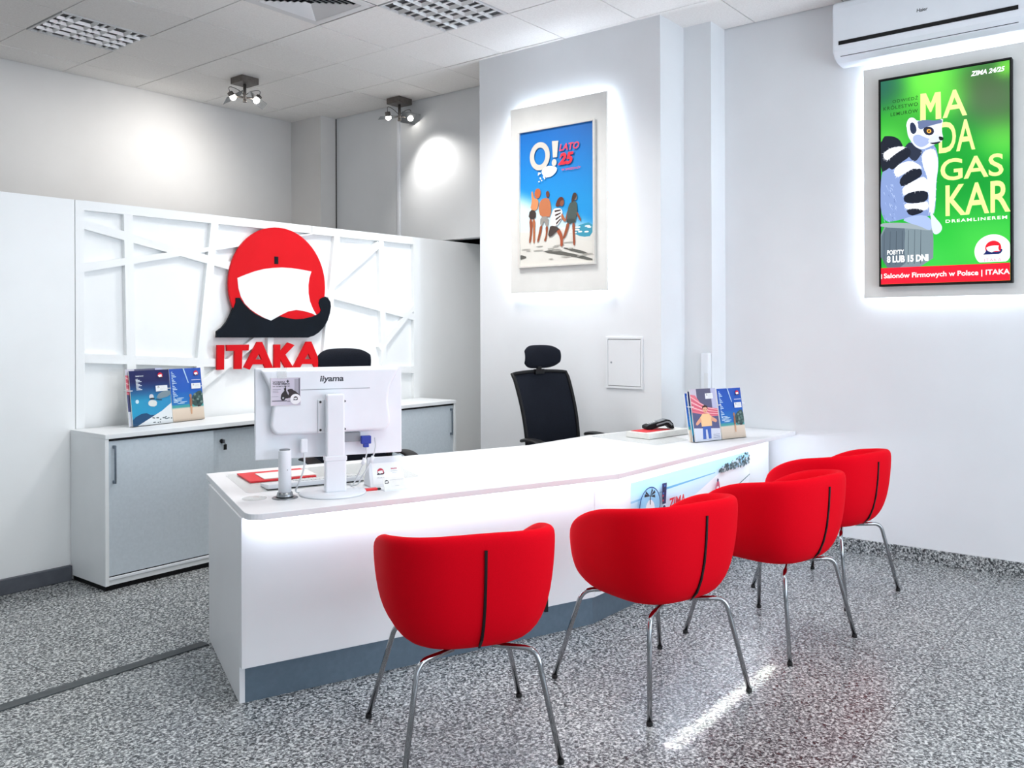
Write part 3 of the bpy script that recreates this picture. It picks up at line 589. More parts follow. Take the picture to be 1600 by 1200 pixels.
# ================================================================ lit panels
def halo_panel(label, loc, rz, w, h, gap, inset=.035, led=M_led):
    t = thing('backing_panel', label, 'panel', loc, rz)
    MB().box((-w / 2, -gap - .018, -h / 2), (w / 2, -gap, h / 2)).build('board', M_panel, t, bevel=.0015)
    a, b = w / 2 - inset, h / 2 - inset
    for lo, hi in (((-a, b - .012), (a, b)), ((-a, -b), (a, -b + .012)), ((-a, -b + .012), (-a + .012, b - .012)), ((a - .012, -b + .012), (a, b - .012))):
        MB().box((lo[0], -gap * .75, lo[1]), (hi[0], -gap * .35, hi[1])).build('light_strip', led, t)
    for q in (-1, 1): MB().box((q * a * .6 - .02, -gap + .001, -b * .6), (q * a * .6 + .02, -.001, b * .6)).build('batten', M_housing, t)
    return t
halo_panel('pale board glowing at its edges on the pillar, behind the framed beach poster', (5.29, 3.733, 2.4325), -PI / 2, .866, 1.401, .045)
halo_panel('pale board glowing at its edges on the right wall, behind the lit screen', (XR, 1.257, 2.383), -PI / 2, .934, 1.461, .032)

# framed poster
pf = thing('framed_poster', 'white framed beach poster with four walking people, on the pillar', 'poster', (5.225, 3.735, 2.435), -PI / 2)
w2, h2 = .344, .516; f = MB()
for lo, hi in (((-w2, h2 - .014), (w2, h2)), ((-w2, -h2), (w2, -h2 + .014)), ((-w2, -h2 + .014), (-w2 + .014, h2 - .014)), ((w2 - .014, -h2 + .014), (w2, h2 - .014))): f.box((lo[0], -.022, lo[1]), (hi[0], 0, hi[1]))
f.build('frame', M_frame, pf, bevel=.002)
A = Art(-.006); P = POSTER_ART
def sky(x, z):
    if z < -.235: return mixc((206, 204, 196), (230, 230, 224), (z + .5) / .3)
    blue = mixc((24, 146, 214), (0, 108, 192), (z + .05) / .5)
    q = max(0, min(1, (.10 - .42 * (x + .33) - z) / .16)); q = q * q * (3 - 2 * q)
    return mixc(blue, (224, 240, 244), q * (.96 - .25 * max(0, x)))
A.field(-w2 + .012, -h2 + .012, w2 - .012, h2 - .012, 24, 56, sky)
A.poly(P['sand'], (222, 220, 212)); A.blob(P['sea'], (60, 150, 176), 1)
for i in range(14): A.disc(rnd.uniform(.06, .32), rnd.uniform(-.29, -.24), rnd.uniform(.01, .03), .006, (236, 242, 242))
for kx in ('sh1', 'sh2', 'sh3'): A.blob(P[kx], (96, 96, 90), 1)
for i in range(16): A.disc(rnd.uniform(-.32, .3), rnd.uniform(-.47, -.33), rnd.uniform(.012, .05), .004, (170, 168, 160))
SK = (176, 104, 66); SK2 = (150, 78, 46)
for kx, cc in (('w_leg1', SK2), ('w_leg2', SK), ('w_body', (212, 140, 92)), ('w_skirt', (60, 50, 46)), ('w_hat', (190, 100, 56)),
              ('m_leg', SK2), ('m_leg2', SK2), ('m_body', (190, 116, 76)), ('m_short', (150, 146, 140)), ('m_head', (110, 62, 42)),
              ('b_leg', (150, 76, 48)), ('b_leg2', SK2), ('b_arm2', SK2), ('b_body', (74, 88, 84)), ('b_short', (60, 70, 68)), ('b_arm', SK2), ('b_face', (120, 110, 104)), ('b_hair', (70, 50, 40)),
              ('g_leg', (170, 84, 52)), ('g_hair', (96, 46, 32)), ('g_face', (140, 82, 58)), ('g_shirt', (236, 232, 228)), ('g_short', (70, 58, 54)), ('g_arm', SK)):
    A.blob(P[kx], cc, 1)
def lerp(a, b, t): return (a[0] + (b[0] - a[0]) * t, a[1] + (b[1] - a[1]) * t)
gs = P['g_shirt']
for i in range(4):
    t0, t1 = .12 + i * .23, .22 + i * .23
    A.poly([lerp(gs[0], gs[4], t0), lerp(gs[1], gs[3], t0), lerp(gs[1], gs[3], t1), lerp(gs[0], gs[4], t1)], (60, 40, 38))
oc, ol, ot, ob_ = P['O']; ic, il, it_, ib = P['Oi']
A.ring(oc[0], oc[1], abs(oc[0] - ol[0]), (ot[1] - ob_[1]) / 2, abs(ol[0] - il[0]), (206, 200, 190))
A.poly(P['ex'], (210, 206, 196)); A.disc(*P['exd'][0], .022, .026, (210, 206, 196)); A.blob(P['splash'], (240, 244, 246), 1)
for i in range(14): A.disc(-.10 + rnd.uniform(-.06, .08), .155 + rnd.uniform(-.04, .03), rnd.uniform(.003, .009), rnd.uniform(.003, .008), (246, 248, 250))
A.quadtext('LATO', P['lato'], (236, 66, 92), .03, .25); A.quadtext('25', P['n25'], (238, 40, 60), .05, .25); A.quadtext('W SPRZEDAŻY', P['sprz'], (236, 60, 84), .01, .2)
A.build('print', M_print, pf)

# lit screen
tv = thing('digital_screen', 'tall lit screen with a lemur on green and a red ticker', 'screen', (5.758, 1.248, 2.371), -PI / 2)
w2, h2 = .3685, .651
MB().box((-w2, -.0035, -h2), (w2, .040, h2)).build('casing', M_black, tv, bevel=.003)
f = MB(); bz = .0095
for lo, hi in (((-w2, h2 - bz), (w2, h2)), ((-w2, -h2), (w2, -h2 + bz)), ((-w2, -h2 + bz), (-w2 + bz, h2 - bz)), ((w2 - bz, -h2 + bz), (w2, h2 - bz))): f.box((lo[0], -.012, lo[1]), (hi[0], -.0035, hi[1]))
f.build('bezel', M_black, tv)
S = SCREEN_ART; T = SCREEN_TEXT; A = Art(-.0055, .0001); xi, zi = w2 - bz, h2 - bz
BL = [(-.30, .56, .10, (34, 96, 60)), (-.34, .60, .10, (30, 70, 90)), (-.08, .57, .16, (120, 230, 70)), (.22, .48, .17, (60, 66, 44)), (.30, .36, .15, (52, 78, 40)), (.34, .60, .05, (120, 220, 60)),
      (-.20, .38, .16, (50, 150, 46)), (.30, .20, .12, (110, 216, 70)), (.10, .20, .2, (10, 140, 40)), (-.30, .25, .1, (90, 200, 70)), (.20, -.1, .2, (0, 130, 40)), (.0, -.36, .12, (30, 170, 50)), (.20, -.36, .2, (70, 196, 70)), (-.05, -.48, .12, (60, 190, 70)), (.05, .46, .1, (90, 210, 60))]
def blur(x, z):
    s = .25; c = [30 * .25 + 0, 160 * .25, 48 * .25]
    for bx, bz_, br, cc in BL:
        g = math.exp(-((x - bx) ** 2 + (z - bz_) ** 2) / (2 * (br * .62) ** 2)); s += g
        for i in range(3): c[i] += g * cc[i]
    return tuple(v / s for v in c)
A.field(-xi, -zi, xi, zi, 34, 60, blur)
YEL = (214, 250, 140)
A.poly([(-.127, .360), (-.095, .360), (-.095, .462), (-.0705, .405), (-.0635, .405), (-.039, .462), (-.039, .357), (-.007, .356), (-.010, .520), (-.042, .521), (-.067, .458), (-.093, .525), (-.125, .526)], YEL)
A.text('A', .000, .356, .135, .5195, YEL, .014); A.quadtext('DA', T['DA'], YEL, .014); A.quadtext('GAS', T['GAS'], YEL, .014)
A.quadtext('KAR', T['KAR'], YEL, .014); A.text('DREAMLINEREM', .015, -.281, .344, -.262, (232, 255, 224), .02, 0, 1.25)
o3 = T['odw']
A.text('ODWIEDŹ', o3[0][0], o3[0][1] - .002, o3[1][0], o3[0][1] + .024, (22, 66, 24), .01, 0, 1.2); A.text('KRÓLESTWO', o3[2][0], o3[2][1], o3[3][0], o3[2][1] + .028, (22, 66, 24), .01, 0, 1.2); A.text('LEMURÓW', o3[4][0], o3[4][1], o3[5][0], o3[4][1] + .028, (22, 66, 24), .01, 0, 1.2)
A.quadtext('ZIMA 24/25', [(.155, .583), (.335, .583), (.155, .612)], (246, 252, 255), .03, .25)
DK = (20, 26, 40); FUR = (120, 140, 186); WH = (232, 238, 250)
A.blob(S['log'], (112, 128, 136), 1); A.blob(S['logdark'], (84, 98, 110), 1)
for i in range(7):
    x = -.345 + i * .036; A.poly([(x, -.52), (x + .003, -.52), (x + .006, -.31), (x + .004, -.31)], (52, 62, 72))
A.blob(S['tail'], DK, 2); A.blob(S['body'], FUR, 2); A.blob(S['chest'], (216, 224, 244), 2)
A.blob(S['neck'], (34, 42, 62), 2); A.blob(S['earfar'], (222, 228, 242), 1); A.blob(S['head'], (206, 214, 236), 2); A.blob(S['cheek'], (150, 164, 202), 2); A.blob(S['cap'], (92, 106, 142), 1)
A.blob(S['earout'], (226, 232, 246), 1); A.blob([(p[0] * .82 + S['earout'][6][0] * .18, p[1] * .82 + S['earout'][6][1] * .18) for p in S['ear']], (34, 44, 70), 1)
A.blob(S['muzzle'], (196, 202, 220), 1); A.blob(S['mouth'], (30, 34, 46), 1); A.blob(S['nose'], (16, 18, 26), 1); A.blob(S['eyepatch'], (30, 34, 50), 1); A.blob(S['eye'], (232, 160, 60), 1)
ex = S['eye']; A.disc(sum(p[0] for p in ex) / 6, sum(p[1] for p in ex) / 6, .0055, .006, (10, 10, 10))
for i in range(4): A.blob(S['white%d' % i], WH, 1)
for i in range(5): A.blob(S['stripe%d' % i], DK, 1)
A.blob(S['logtop'], (140, 152, 158), 1); A.blob(S['arm'], (150, 168, 206), 1); A.blob(S['hand'], (196, 206, 228), 1)
random.seed(3)
def furry(poly, col, nn, ln):                    # short hair strokes along an outline
    m_ = len(poly)
    for i in range(nn):
        t = i / nn * m_; a, b = poly[int(t)], poly[(int(t) + 1) % m_]; x, z = lerp(a, b, t % 1)
        cx = sum(p[0] for p in poly) / m_; cz = sum(p[1] for p in poly) / m_; dx, dz = x - cx, z - cz; l = math.hypot(dx, dz) + 1e-6
        ux, uz = dx / l + random.uniform(-.5, .5), dz / l + random.uniform(-.8, .2)
        A.poly([(x - ux * ln * .6 - uz * .0016, z - uz * ln * .6 + ux * .0016), (x - ux * ln * .6 + uz * .0016, z - uz * ln * .6 - ux * .0016), (x + ux * ln * .5, z + uz * ln * .5)], col)
A.step = .00001
for i in range(4): furry(S['white%d' % i], WH, 26, .018)
furry(S['chest'], (232, 238, 250), 30, .018)
for i in range(40):
    x, z = random.uniform(-.345, -.27), random.uniform(-.26, .0); A.poly([(x, z), (x + .003, z), (x + .010, z - .022)], random.choice([(150, 170, 214), (84, 104, 150), (180, 196, 230)]))
A.step = .0001
A.quadtext('POBYTY', T['pob'], (248, 250, 252), .015); A.quadtext('8 LUB 15 DNI', T['lub'], (248, 250, 252), .04)
cx, cz = S['circle'][0]; cr = abs(cx - S['circr'][0][0])
A.poly([(min(cx + cr * math.cos(2 * PI * i / 40), xi), max(cz + cr * math.sin(2 * PI * i / 40), -.53)) for i in range(40)], (252, 252, 252))
A.sign(cx + .0, cz + .012, .100, (232, 20, 40), (20, 34, 90), (252, 252, 252)); A.text('ITAKA', cx - .045, cz - .062, cx + .045, cz - .044, (206, 60, 110), 0, 0, 1.2)
A.rect(-xi, -zi, xi, -.539, (238, 20, 44))
A.text('Salonów Firmowych w Polsce | ITAKA', -.342, -.614, xi - .001, -.574, (252, 246, 246), .02); A.rect(-xi + .001, -.607, -xi + .006, -.578, (250, 240, 240))
ds = A.build('display', M_screen, tv); ds.scale = (.993, 1, .993)

# access hatch in the pillar
ah = thing('access_hatch', 'small square white access hatch low on the pillar', 'hatch', (5.29, 3.20, 1.222), -PI / 2)
f = MB(); w2, h2, b = .150, .182, .016
for lo, hi in (((-w2, h2 - b), (w2, h2)), ((-w2, -h2), (w2, -h2 + b)), ((-w2, -h2 + b), (-w2 + b, h2 - b)), ((w2 - b, -h2 + b), (w2, h2 - b))): f.box((lo[0], -.010, lo[1]), (hi[0], 0, hi[1]))
f.build('frame', M_wall, ah, bevel=.002)
MB().box((-w2 + b, -.001, -h2 + b), (w2 - b, 0, h2 - b)).build('dark_gap', M_gap, ah)
MB().box((-w2 + b + .003, -.007, -h2 + b + .004), (w2 - b - .003, -.0012, h2 - b - .004)).build('flap', M_wall, ah)
MB().cyl((-.105, -.0095, .0), (-.105, -.007, .0), .007, n=16).build('latch', M_grey, ah)
# wall unit in the setback
wb = thing('wall_box', 'slim white plastic box on the setback behind the brochures', 'wall box', (5.63, 2.745, 1.02), -PI / 2)
MB().box((-.02, -.045, 0), (.042, 0, .27)).build('box_body', M_wplastic, wb, bevel=.008)
MB().box((.008, -.05, .01), (.038, -.045, .13)).build('cover', M_wall, wb, bevel=.002)

# ================================================================ rear cabinets
def cabinet(x0, x1, label, lock_left):
    yf, yb, h = 4.815, 5.226, .88; o = ((x0 + x1) / 2, yf, 0)
    t = thing('storage_cabinet', label, 'cabinet', o, 0, 'low cabinets along the partition')
    MB().box((x0 + .012, yf + .02, 0), (x1 - .012, yb - .01, .032)).build('plinth', M_black, t, o)
    b = MB().box((x0, yf, .030), (x0 + .022, yb, h - .026)).box((x1 - .022, yf, .030), (x1, yb, h - .026))
    b.box((x0 + .022, yf + .008, .030), (x1 - .022, yb, .058)).box((x0 + .022, yb - .012, .058), (x1 - .022, yb, h - .026))
    b.build('carcass', M_cab, t, o, bevel=.0012, seg=1)
    MB().box((x0 + .022, yf + .002, .060), (x1 - .022, yf + .03, .075)).build('bottom_track', M_wplastic, t, o, bevel=.001, seg=1)
    MB().box((x0 + .022, yf + .010, .0752), (x1 - .022, yf + .046, .0798)).build('track_shade_line', M_black, t, o)  # black filler painting the line of shade between doors and track
    MB().box((x0 + .022, yf + .006, h - .040), (x1 - .022, yf + .03, h - .0265)).build('top_track', M_black, t, o)
    MB().box((x0, yf - .004, h - .026), (x1, yb, h)).build('top', M_cab, t, o, bevel=.0015, seg=1)
    xm = x0 + .69 if lock_left else x1 - .69
    for k, (a, c, y) in enumerate(((x0 + .024, xm, yf + .012), (xm + .012, x1 - .024, yf + .032)) if lock_left else ((x0 + .024, xm - .012, yf + .032), (xm, x1 - .024, yf + .012))):
        d = MB().box((a, y, .080), (c, y + .016, h - .036)).build('door', M_door, t, o, bevel=.001, seg=1)
        outer = (k == 0) == lock_left
        if outer:
            hx = a + .030 if lock_left else c - .030
            hb = MB().box((hx - .005, y - .026, .60), (hx + .005, y - .016, .815))
            for z in (.60, .797): hb.box((hx - .006, y - .018, z), (hx + .006, y, z + .018))
            hb.build('handle', M_handle, d, o, bevel=.002)
        else:
            lx = a + .055 if lock_left else c - .055
            lk = MB().cyl((lx, y, .765), (lx, y - .014, .765), .014, n=20).build('lock', M_key, d, o)
            if lock_left:
                MB().box((lx - .004, y - .034, .752), (lx + .004, y - .012, .778)).build('key', M_steel, d, o, bevel=.001)
                MB().cyl((lx + .006, y - .030, .745), (lx + .006, y - .030, .755), .002, n=8).box((lx - .004, y - .034, .712), (lx + .016, y - .028, .746)).build('spare_key', M_key, d, o, bevel=.003)
    return t
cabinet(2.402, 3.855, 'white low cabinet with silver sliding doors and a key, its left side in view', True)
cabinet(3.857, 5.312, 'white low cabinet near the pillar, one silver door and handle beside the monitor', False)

# ================================================================ reception counter
A0 = Vector((2.012, 2.971)); dv = Vector((.94, -.341)).normalized(); nv = Vector((dv.y, -dv.x))   # nv points to the visitors' side
if nv.y > 0: nv = -nv
ct = thing('reception_counter', 'long white angled reception counter with a grey plinth and a glowing front', 'counter', (3.2, 2.8, 0)); O = (3.2, 2.8, 0)
def v2(p): return (p[0], p[1])
def wall_run(p, q, th, z0, z1):                # board standing along p-q, thickness towards the staff side
    p, q = Vector(p), Vector(q); d = (q - p).normalized(); n = Vector((-d.y, d.x)) * th
    return MB().prism([v2(p), v2(q), v2(q + n), v2(p + n)], z0, z1)
ZT = .735; S1 = (3.607, 2.356); Bk = (2.345, 3.705)
PA = A0 + nv * .035
MB().prism([v2(A0), v2(A0 + dv * .022), (Bk[0] + .0207, Bk[1] - .0075), Bk], 0, ZT).build('side_panel', M_desk, ct, O, bevel=.0012, seg=1)
wall_run(PA, (S1[0] - .001, S1[1]), .034, .146, ZT).build('front_panel', M_desk, ct, O, bevel=.0015, seg=1)
wall_run((S1[0] + .002, S1[1]), (5.782, S1[1]), .034, .146, ZT).build('front_panel', M_desk, ct, O, bevel=.0015, seg=1)
P2 = Vector((3.635, 2.389))
wall_run(A0 + dv * .0225 + nv * .0, P2, .018, 0, .146).build('plinth', M_plinth, ct, O)
wall_run(P2, (5.78, 2.389), .018, 0, .146).build('plinth', M_plinth, ct, O)
MB().prism([(5.762, 2.392), (5.782, 2.392), (5.782, 2.69), (5.762, 2.69)], 0, ZT).build('side_panel', M_desk, ct, O)
MB().prism([(3.66, 2.42), (3.68, 2.41), (4.10, 3.10), (4.08, 3.11)], 0, ZT).build('support_panel', M_desk, ct, O)
cor = Vector((1.972, 2.858)); e1 = (Vector((2.42, 3.845)) - cor).normalized(); j0 = Vector((3.635, 2.233)); e2 = (j0 - cor).normalized()
rc = [cor + e1 * .075]; 
for i in range(1, 8):
    t = i / 8; rc.append((cor + e1 * .075) * (1 - t) ** 2 + cor * 2 * t * (1 - t) + (cor + e2 * .075) * t * t)
rc.append(cor + e2 * .075)
j1 = Vector((4.20, 3.215))
MB().prism([v2(p) for p in rc] + [(j0.x - .0008, j0.y), (j1.x - .0008, j1.y), (2.42, 3.845)], ZT, .76).build('countertop', M_desk, ct, O, bevel=.002)
MB().prism([v2(j0), (5.846, 2.19), (5.846, 2.694), (5.625, 2.694), (5.625, 2.904), (5.284, 2.904), (5.284, 3.08), (4.82, 3.19), v2(j1)], ZT, .76).build('countertop', M_desk, ct, O, bevel=.002)
for p, q in ((PA + nv * .035 + dv * .03, Vector(S1) + nv * .06 - dv * .02), (Vector((3.66, 2.275)), Vector((5.76, 2.275)))):
    wall_run(p, q, .012, ZT - .009, ZT).build('light_strip', M_leddesk, ct, O)
# printed banner on the second front panel
bn = Art(0, .0001); bx0, bx1, bz0, bz1 = 3.95, 5.452, .27, .656
bn.field(bx0, bz0, bx1, bz1, 30, 14, lambda x, z: mixc(mixc((244, 248, 252), (206, 232, 246), (z - .40) / .12), (150, 214, 242), (z - .56) / .10) if z > .40 else (246, 249, 252))
bn.poly([(4.31, .567), (4.95, .578), (4.95, .583), (4.31, .580)], (96, 168, 206)); bn.poly([(bx0, .548), (4.31, .560), (4.31, .566), (bx0, .560)], (150, 200, 226))
bn.poly([(4.5, .44), (5.0, .57), (5.452, .575), (5.452, bz0), (4.3, bz0)], (248, 250, 252))
random.seed(11)
for i in range(170):
    x = random.uniform(5.0, 5.45); top = .60 + (x - 5.0) * .13; z = random.uniform(.575, min(top, .652)); r = random.uniform(.005, .013)
    bn.disc(x, z, r, r * .9, random.choice([(44, 62, 66), (70, 88, 92), (110, 126, 130), (206, 216, 220), (86, 104, 106)]), 7)
bn.poly([(5.20, .452), (5.426, .508), (5.426, .514), (5.20, .460)], (60, 110, 112))
bn.ring(4.122, .515, .112, .10, .007, (40, 74, 130)); bn.disc(4.122, .515, .104, .092, (150, 206, 236))
bn.disc(4.122, .49, .05, .055, (240, 244, 248))
for a in (20, 60, 100, 140, 175, 330):
    ca, sa = math.cos(R(a)), math.sin(R(a)); bn.poly([(4.122, .565), (4.122 + .055 * ca - .008 * sa, .57 + .03 * sa + .012), (4.122 + .062 * ca, .565 + .03 * sa)], (20, 30, 40))
bn.poly([(4.118, .52), (4.126, .52), (4.128, .568), (4.12, .568)], (30, 36, 40))
bn.poly([(4.255, .50), (4.294, .50), (4.306, .612), (4.254, .614)], (30, 40, 90))
for i in range(7): bn.disc(4.275 + rnd.uniform(-.014, .014), .52 + i * .013, .008, .006, random.choice([(200, 60, 80), (70, 120, 190), (14, 20, 40)]), 8)
bn.disc(4.274, .478, .016, .015, (30, 40, 90))
bn.text('ZIMA', 4.323, .462, 4.52, .520, (226, 20, 44), .03, .15); bn.text('24/25', 4.323, .39, 4.50, .45, (226, 20, 44), .03, .15)
bn.disc(4.945, .535, .012, .013, (60, 40, 90)); bn.poly([(4.90, .46), (4.985, .46), (4.962, .528), (4.93, .528)], (214, 90, 120)); bn.poly([(4.915, .46), (4.975, .46), (4.955, .50), (4.93, .50)], (246, 240, 246))
bo = bn.build('printed_banner', M_print, ct, (-O[0], S1[1] - .0004 - O[1], 0)); bo['label'] = 'pale blue beach banner with a red word on it'

# ================================================================ red visitor chairs (front faces local +Y)
def chair_profile(t):
    a, b, nn = .310, .304, 3.0
    sx, cy = math.sin(t), -math.cos(t)
    r = (abs(sx / a) ** nn + abs(cy / b) ** nn) ** (-1 / nn)
    at = abs(t); yy = r * cy
    h = .798 - .022 * min(1, at / 1.2) ** 2
    if yy > -.19: h = .48 + (h - .48) * math.sqrt(max(0, 1 - ((yy + .19) / .50) ** 2.0))
    k = max(0, min(1, (at - 2.25) / (2.66 - 2.25))); k = k * k * (3 - 2 * k); h = h + (.462 - h) * k
    zb, zs = .383, .455
    outer = [(.02, .0), (.36, .0), (.56, .006), (.71, .05), (.815, .14), (.895, .27), (.95, .44), (.985, .66), (1.0, .88)]
    th = 1.0 - .4 * k
    rim = [(.995, h - .016), (.965, h - .002), (.92, h + .002), (.875, h - .006), (.835, h - .026)]
    inner = [(.815, .80), (.80, .40), (.78, .14), (.70, .03), (.45, .0), (.02, .0)]
    pts = [(f * r, zb + (h - zb) * g) for f, g in outer] + [(f * r, z) for f, z in rim] + [(f * r, zs + max(0, h - .03 - zs) * g) for f, g in inner]
    return [(q * sx, q * cy, z) for q, z in pts]
def make_red_chair():
    t = thing('visitor_chair', 'red tub chair', 'chair')
    N = 44; rows = [chair_profile(-PI + 2 * PI * i / N) for i in range(N)]
    cols = [[rows[i][j] for i in range(N)] for j in range(len(rows[0]))]
    MB().grid(cols, close_u=True).build('tub_shell', M_red, t, subsurf=1)
    zp = chair_profile(0.0)
    def zv(dx, off):
        out = []
        for j in range(3, 9):
            x, y, z = zp[j]; nx_, nz_ = (0, -1) if j < 4 else (-1, -.35 if j < 6 else 0)
            out.append((dx, y + off * (nx_ if j >= 4 else 0) - (.0 if j >= 4 else 0), z - (.004 if j < 5 else 0)))
        return out
    a, b = zv(-.0045, .0045), zv(.0045, .0045); c, d = zv(-.0045, -.004), zv(.0045, -.004)
    MB().grid([a, b, d, c, a], smooth=False).build('zip', M_black, t)['label'] = 'black zip up the middle of the back'
    q = chair_profile(1.25); x, y, z = q[5]
    MB().box((x - .004, y - .018, z - .028), (x + .010, y + .018, z + .022)).build('fabric_tag', M_black, t)
    seat = []
    for f, z in ((.02, .486), (.5, .486), (.68, .480), (.75, .466), (.75, .450), (.02, .450)):
        row = []
        for i in range(36):
            tt = -PI + 2 * PI * i / 36; sx, cy = math.sin(tt), -math.cos(tt)
            r = (abs(sx / .318) ** 2.7 + abs(cy / .302) ** 2.7) ** (-1 / 2.7); row.append((f * r * sx, f * r * cy + .01, z))
        seat.append(row)
    MB().grid(seat, close_u=True).build('seat_cushion', M_red, t, subsurf=1)
    for sx, sy, fx, fy in ((-1, 1, -.298, .278), (1, 1, .298, .278), (-1, -1, -.268, -.272), (1, -1, .268, -.272)):
        lg = MB().tube(fillet_path([(.07 * sx, .13 * sy, .376), (sx * .205, sy * .205, .372), (fx, fy, .012)], .045, 8), .0098, 14).build('leg', M_chrome, t)
        MB().lathe([(.0, 0), (.011, 0), (.0122, .003), (.0122, .011), (.0105, .016), (.0, .016)], (fx, fy, 0), 16).build('rubber_foot', M_rubber, lg)
    return t
rc0 = make_red_chair()
RED = [((2.335, 2.085), 56, 'red tub chair nearest the viewer, at the left end of the counter front'),
       ((3.175, 1.79), 72, 'second red tub chair from the left, in front of the counter bend'),
       ((4.035, 1.632), 78, 'third red tub chair from the left, partly hiding the farthest one'),
       ((4.93, 1.672), 77.5, 'farthest red tub chair, by the right wall under the lit screen')]
for i, ((x, y), a, lab) in enumerate(RED):
    o = rc0 if i == 0 else copy_tree(rc0)
    o.location = (x, y, 0); o.rotation_euler = (0, 0, R(a - 90)); tag(o, lab, 'chair', 'red visitor chairs in front of the counter')

# ================================================================ black staff chairs (front faces local +Y)
def make_staff_chair():
    t = thing('office_chair', 'black office chair', 'office chair')
    # five-arm base with castors
    for k in range(5):
        a = 2 * PI * k / 5 + .3; ca, sa = math.cos(a), math.sin(a)
        ar = MB().add([(.03 * ca - .02 * sa * s, .03 * sa + .02 * ca * s, z) for z in (.075, .12) for s in (-1, 1)] + [(.30 * ca - .013 * sa * s, .30 * sa + .013 * ca * s, z) for z in (.062, .085) for s in (-1, 1)],
                      [(0, 1, 3, 2), (4, 6, 7, 5), (0, 4, 5, 1), (2, 3, 7, 6), (0, 2, 6, 4), (1, 5, 7, 3)]).build('base_arm', M_black, t, bevel=.004)
        c = MB()
        for s in (-1, 1): c.cyl((.30 * ca - sa * .006 * s, .30 * sa + ca * .006 * s, .028), (.30 * ca - sa * .024 * s, .30 * sa + ca * .024 * s, .028), .028, n=18)
        c.cyl((.30 * ca, .30 * sa, .028), (.30 * ca, .30 * sa, .075), .006, n=8)
        c.build('castor', M_black, ar)
    MB().cyl((0, 0, .06), (0, 0, .13), .035, n=20).cyl((0, 0, .10), (0, 0, .42), .025, n=20).box((-.11, -.12, .40), (.11, .10, .435)).build('gas_column', M_black, t)
    rows = []
    for f, z in ((.02, .435), (.85, .435), (.98, .45), (1.0, .475), (.95, .50), (.8, .51), (.02, .515)):
        rows.append([(f * (abs(math.sin(q) / .25) ** 3.2 + abs(math.cos(q) / .245) ** 3.2) ** (-1 / 3.2) * math.sin(q), f * (abs(math.sin(q) / .25) ** 3.2 + abs(math.cos(q) / .245) ** 3.2) ** (-1 / 3.2) * math.cos(q), z) for q in [2 * PI * i / 32 for i in range(32)]])
    MB().grid(rows, close_u=True).build('seat', M_mesh, t, subsurf=1)
    # backrest: curved frame with a mesh field
    def bp(u, v, off=0):                       # u across -1..1, v up 0..1
        hw = .232 + .012 * v; z = .60 + .557 * v
        y = -.225 - .135 * v - .03 * math.sin(v * PI) * -1 + .028 * u * u + off
        if v > .93: y -= .012 * (v - .93) / .07 * abs(u)
        return (u * hw, y, z + .012 * (1 - u * u) * (v > .5))
    U = [-1 + 2 * i / 14 for i in range(15)]; V = [j / 16 for j in range(17)]
    g = MB().grid([[bp(u * .995, v) for u in U] for v in V]); g.grid([[bp(u * .995, v, -.006) for u in U] for v in V])
    back = g.build('backrest', M_mesh, t)
    loop = [bp(u, 0) for u in U] + [bp(1, v) for v in V[1:]] + [bp(u, 1) for u in U[::-1][1:]] + [bp(-1, v) for v in V[::-1][1:]]
    MB().tube(loop, .013, 10).build('back_frame', M_black, t)
    MB().tube(smooth_path([(0, -.05, .42), (0, -.24, .43), (0, -.285, .55), (0, -.30, .75)], 3), .022, 12).build('back_support', M_black, t)
    # headrest: curved pad on a short neck
    def hp(u, v, off):
        e = (1 - abs(u) ** 3.2); hh = .088 * max(.42, e ** .4 if e > 0 else .42); z = 1.270 + (v * 2 - 1) * hh
        return (u * .172, -.345 + .045 * u * u - .030 * (v - .5) ** 2 * 4 * .4 + off, z)
    UU = [-1 + 2 * i / 16 for i in range(17)]; VV = [j / 8 for j in range(9)]
    fr_ = [[hp(u, v, .020 * (1 - abs(u) ** 4) * (1 - abs(2 * v - 1) ** 4)) for u in UU] for v in VV]
    bk_ = [[hp(u, v, -.022 * (1 - abs(u) ** 4) * (1 - abs(2 * v - 1) ** 4)) for u in UU] for v in VV]
    h = MB().grid(fr_).grid(bk_).build('headrest', M_mesh, t, subsurf=1)
    MB().box((-.018, -.362, 1.15), (.018, -.340, 1.25)).box((-.04, -.366, 1.15), (.04, -.335, 1.185)).build('neck', M_black, h, bevel=.004)
    for s in (-1, 1):
        ar = MB().tube(fillet_path([(s * .20, -.02, .43), (s * .29, -.02, .45), (s * .29, -.02, .722)], .04, 6), .016, 10).build('armrest', M_black, t)
        pr_ = []
        for k in range(9):
            q = k / 8; y = -.19 + .24 * q; dz = .012 - .030 * (2 * q - .8) ** 2 * .6
            pr_.append([(s * .29 + .042 * math.cos(a) * (1 if 0 < k < 8 else .5), y, .730 + dz + .012 * math.sin(a)) for a in [2 * PI * i / 16 for i in range(16)]])
        pad = MB().grid(pr_, close_u=True); pad.add(pr_[0], [tuple(range(16))]); pad.add(pr_[-1], [tuple(range(16))]); pad.build('arm_pad', M_black, ar)
    return t
sc0 = make_staff_chair(); sc0.location = (3.335, 3.715, 0); sc0.rotation_euler = (0, 0, R(250 - 90))
tag(sc0, 'black high-back office chair hidden behind the white monitor, headrest showing', 'office chair', 'staff chairs behind the counter')
sc1 = copy_tree(sc0); sc1.location = (4.76, 3.265, 0); sc1.rotation_euler = (0, 0, R(258 - 90))
tag(sc1, 'black high-back office chair in front of the pillar, mesh back in full view', 'office chair', 'staff chairs behind the counter')

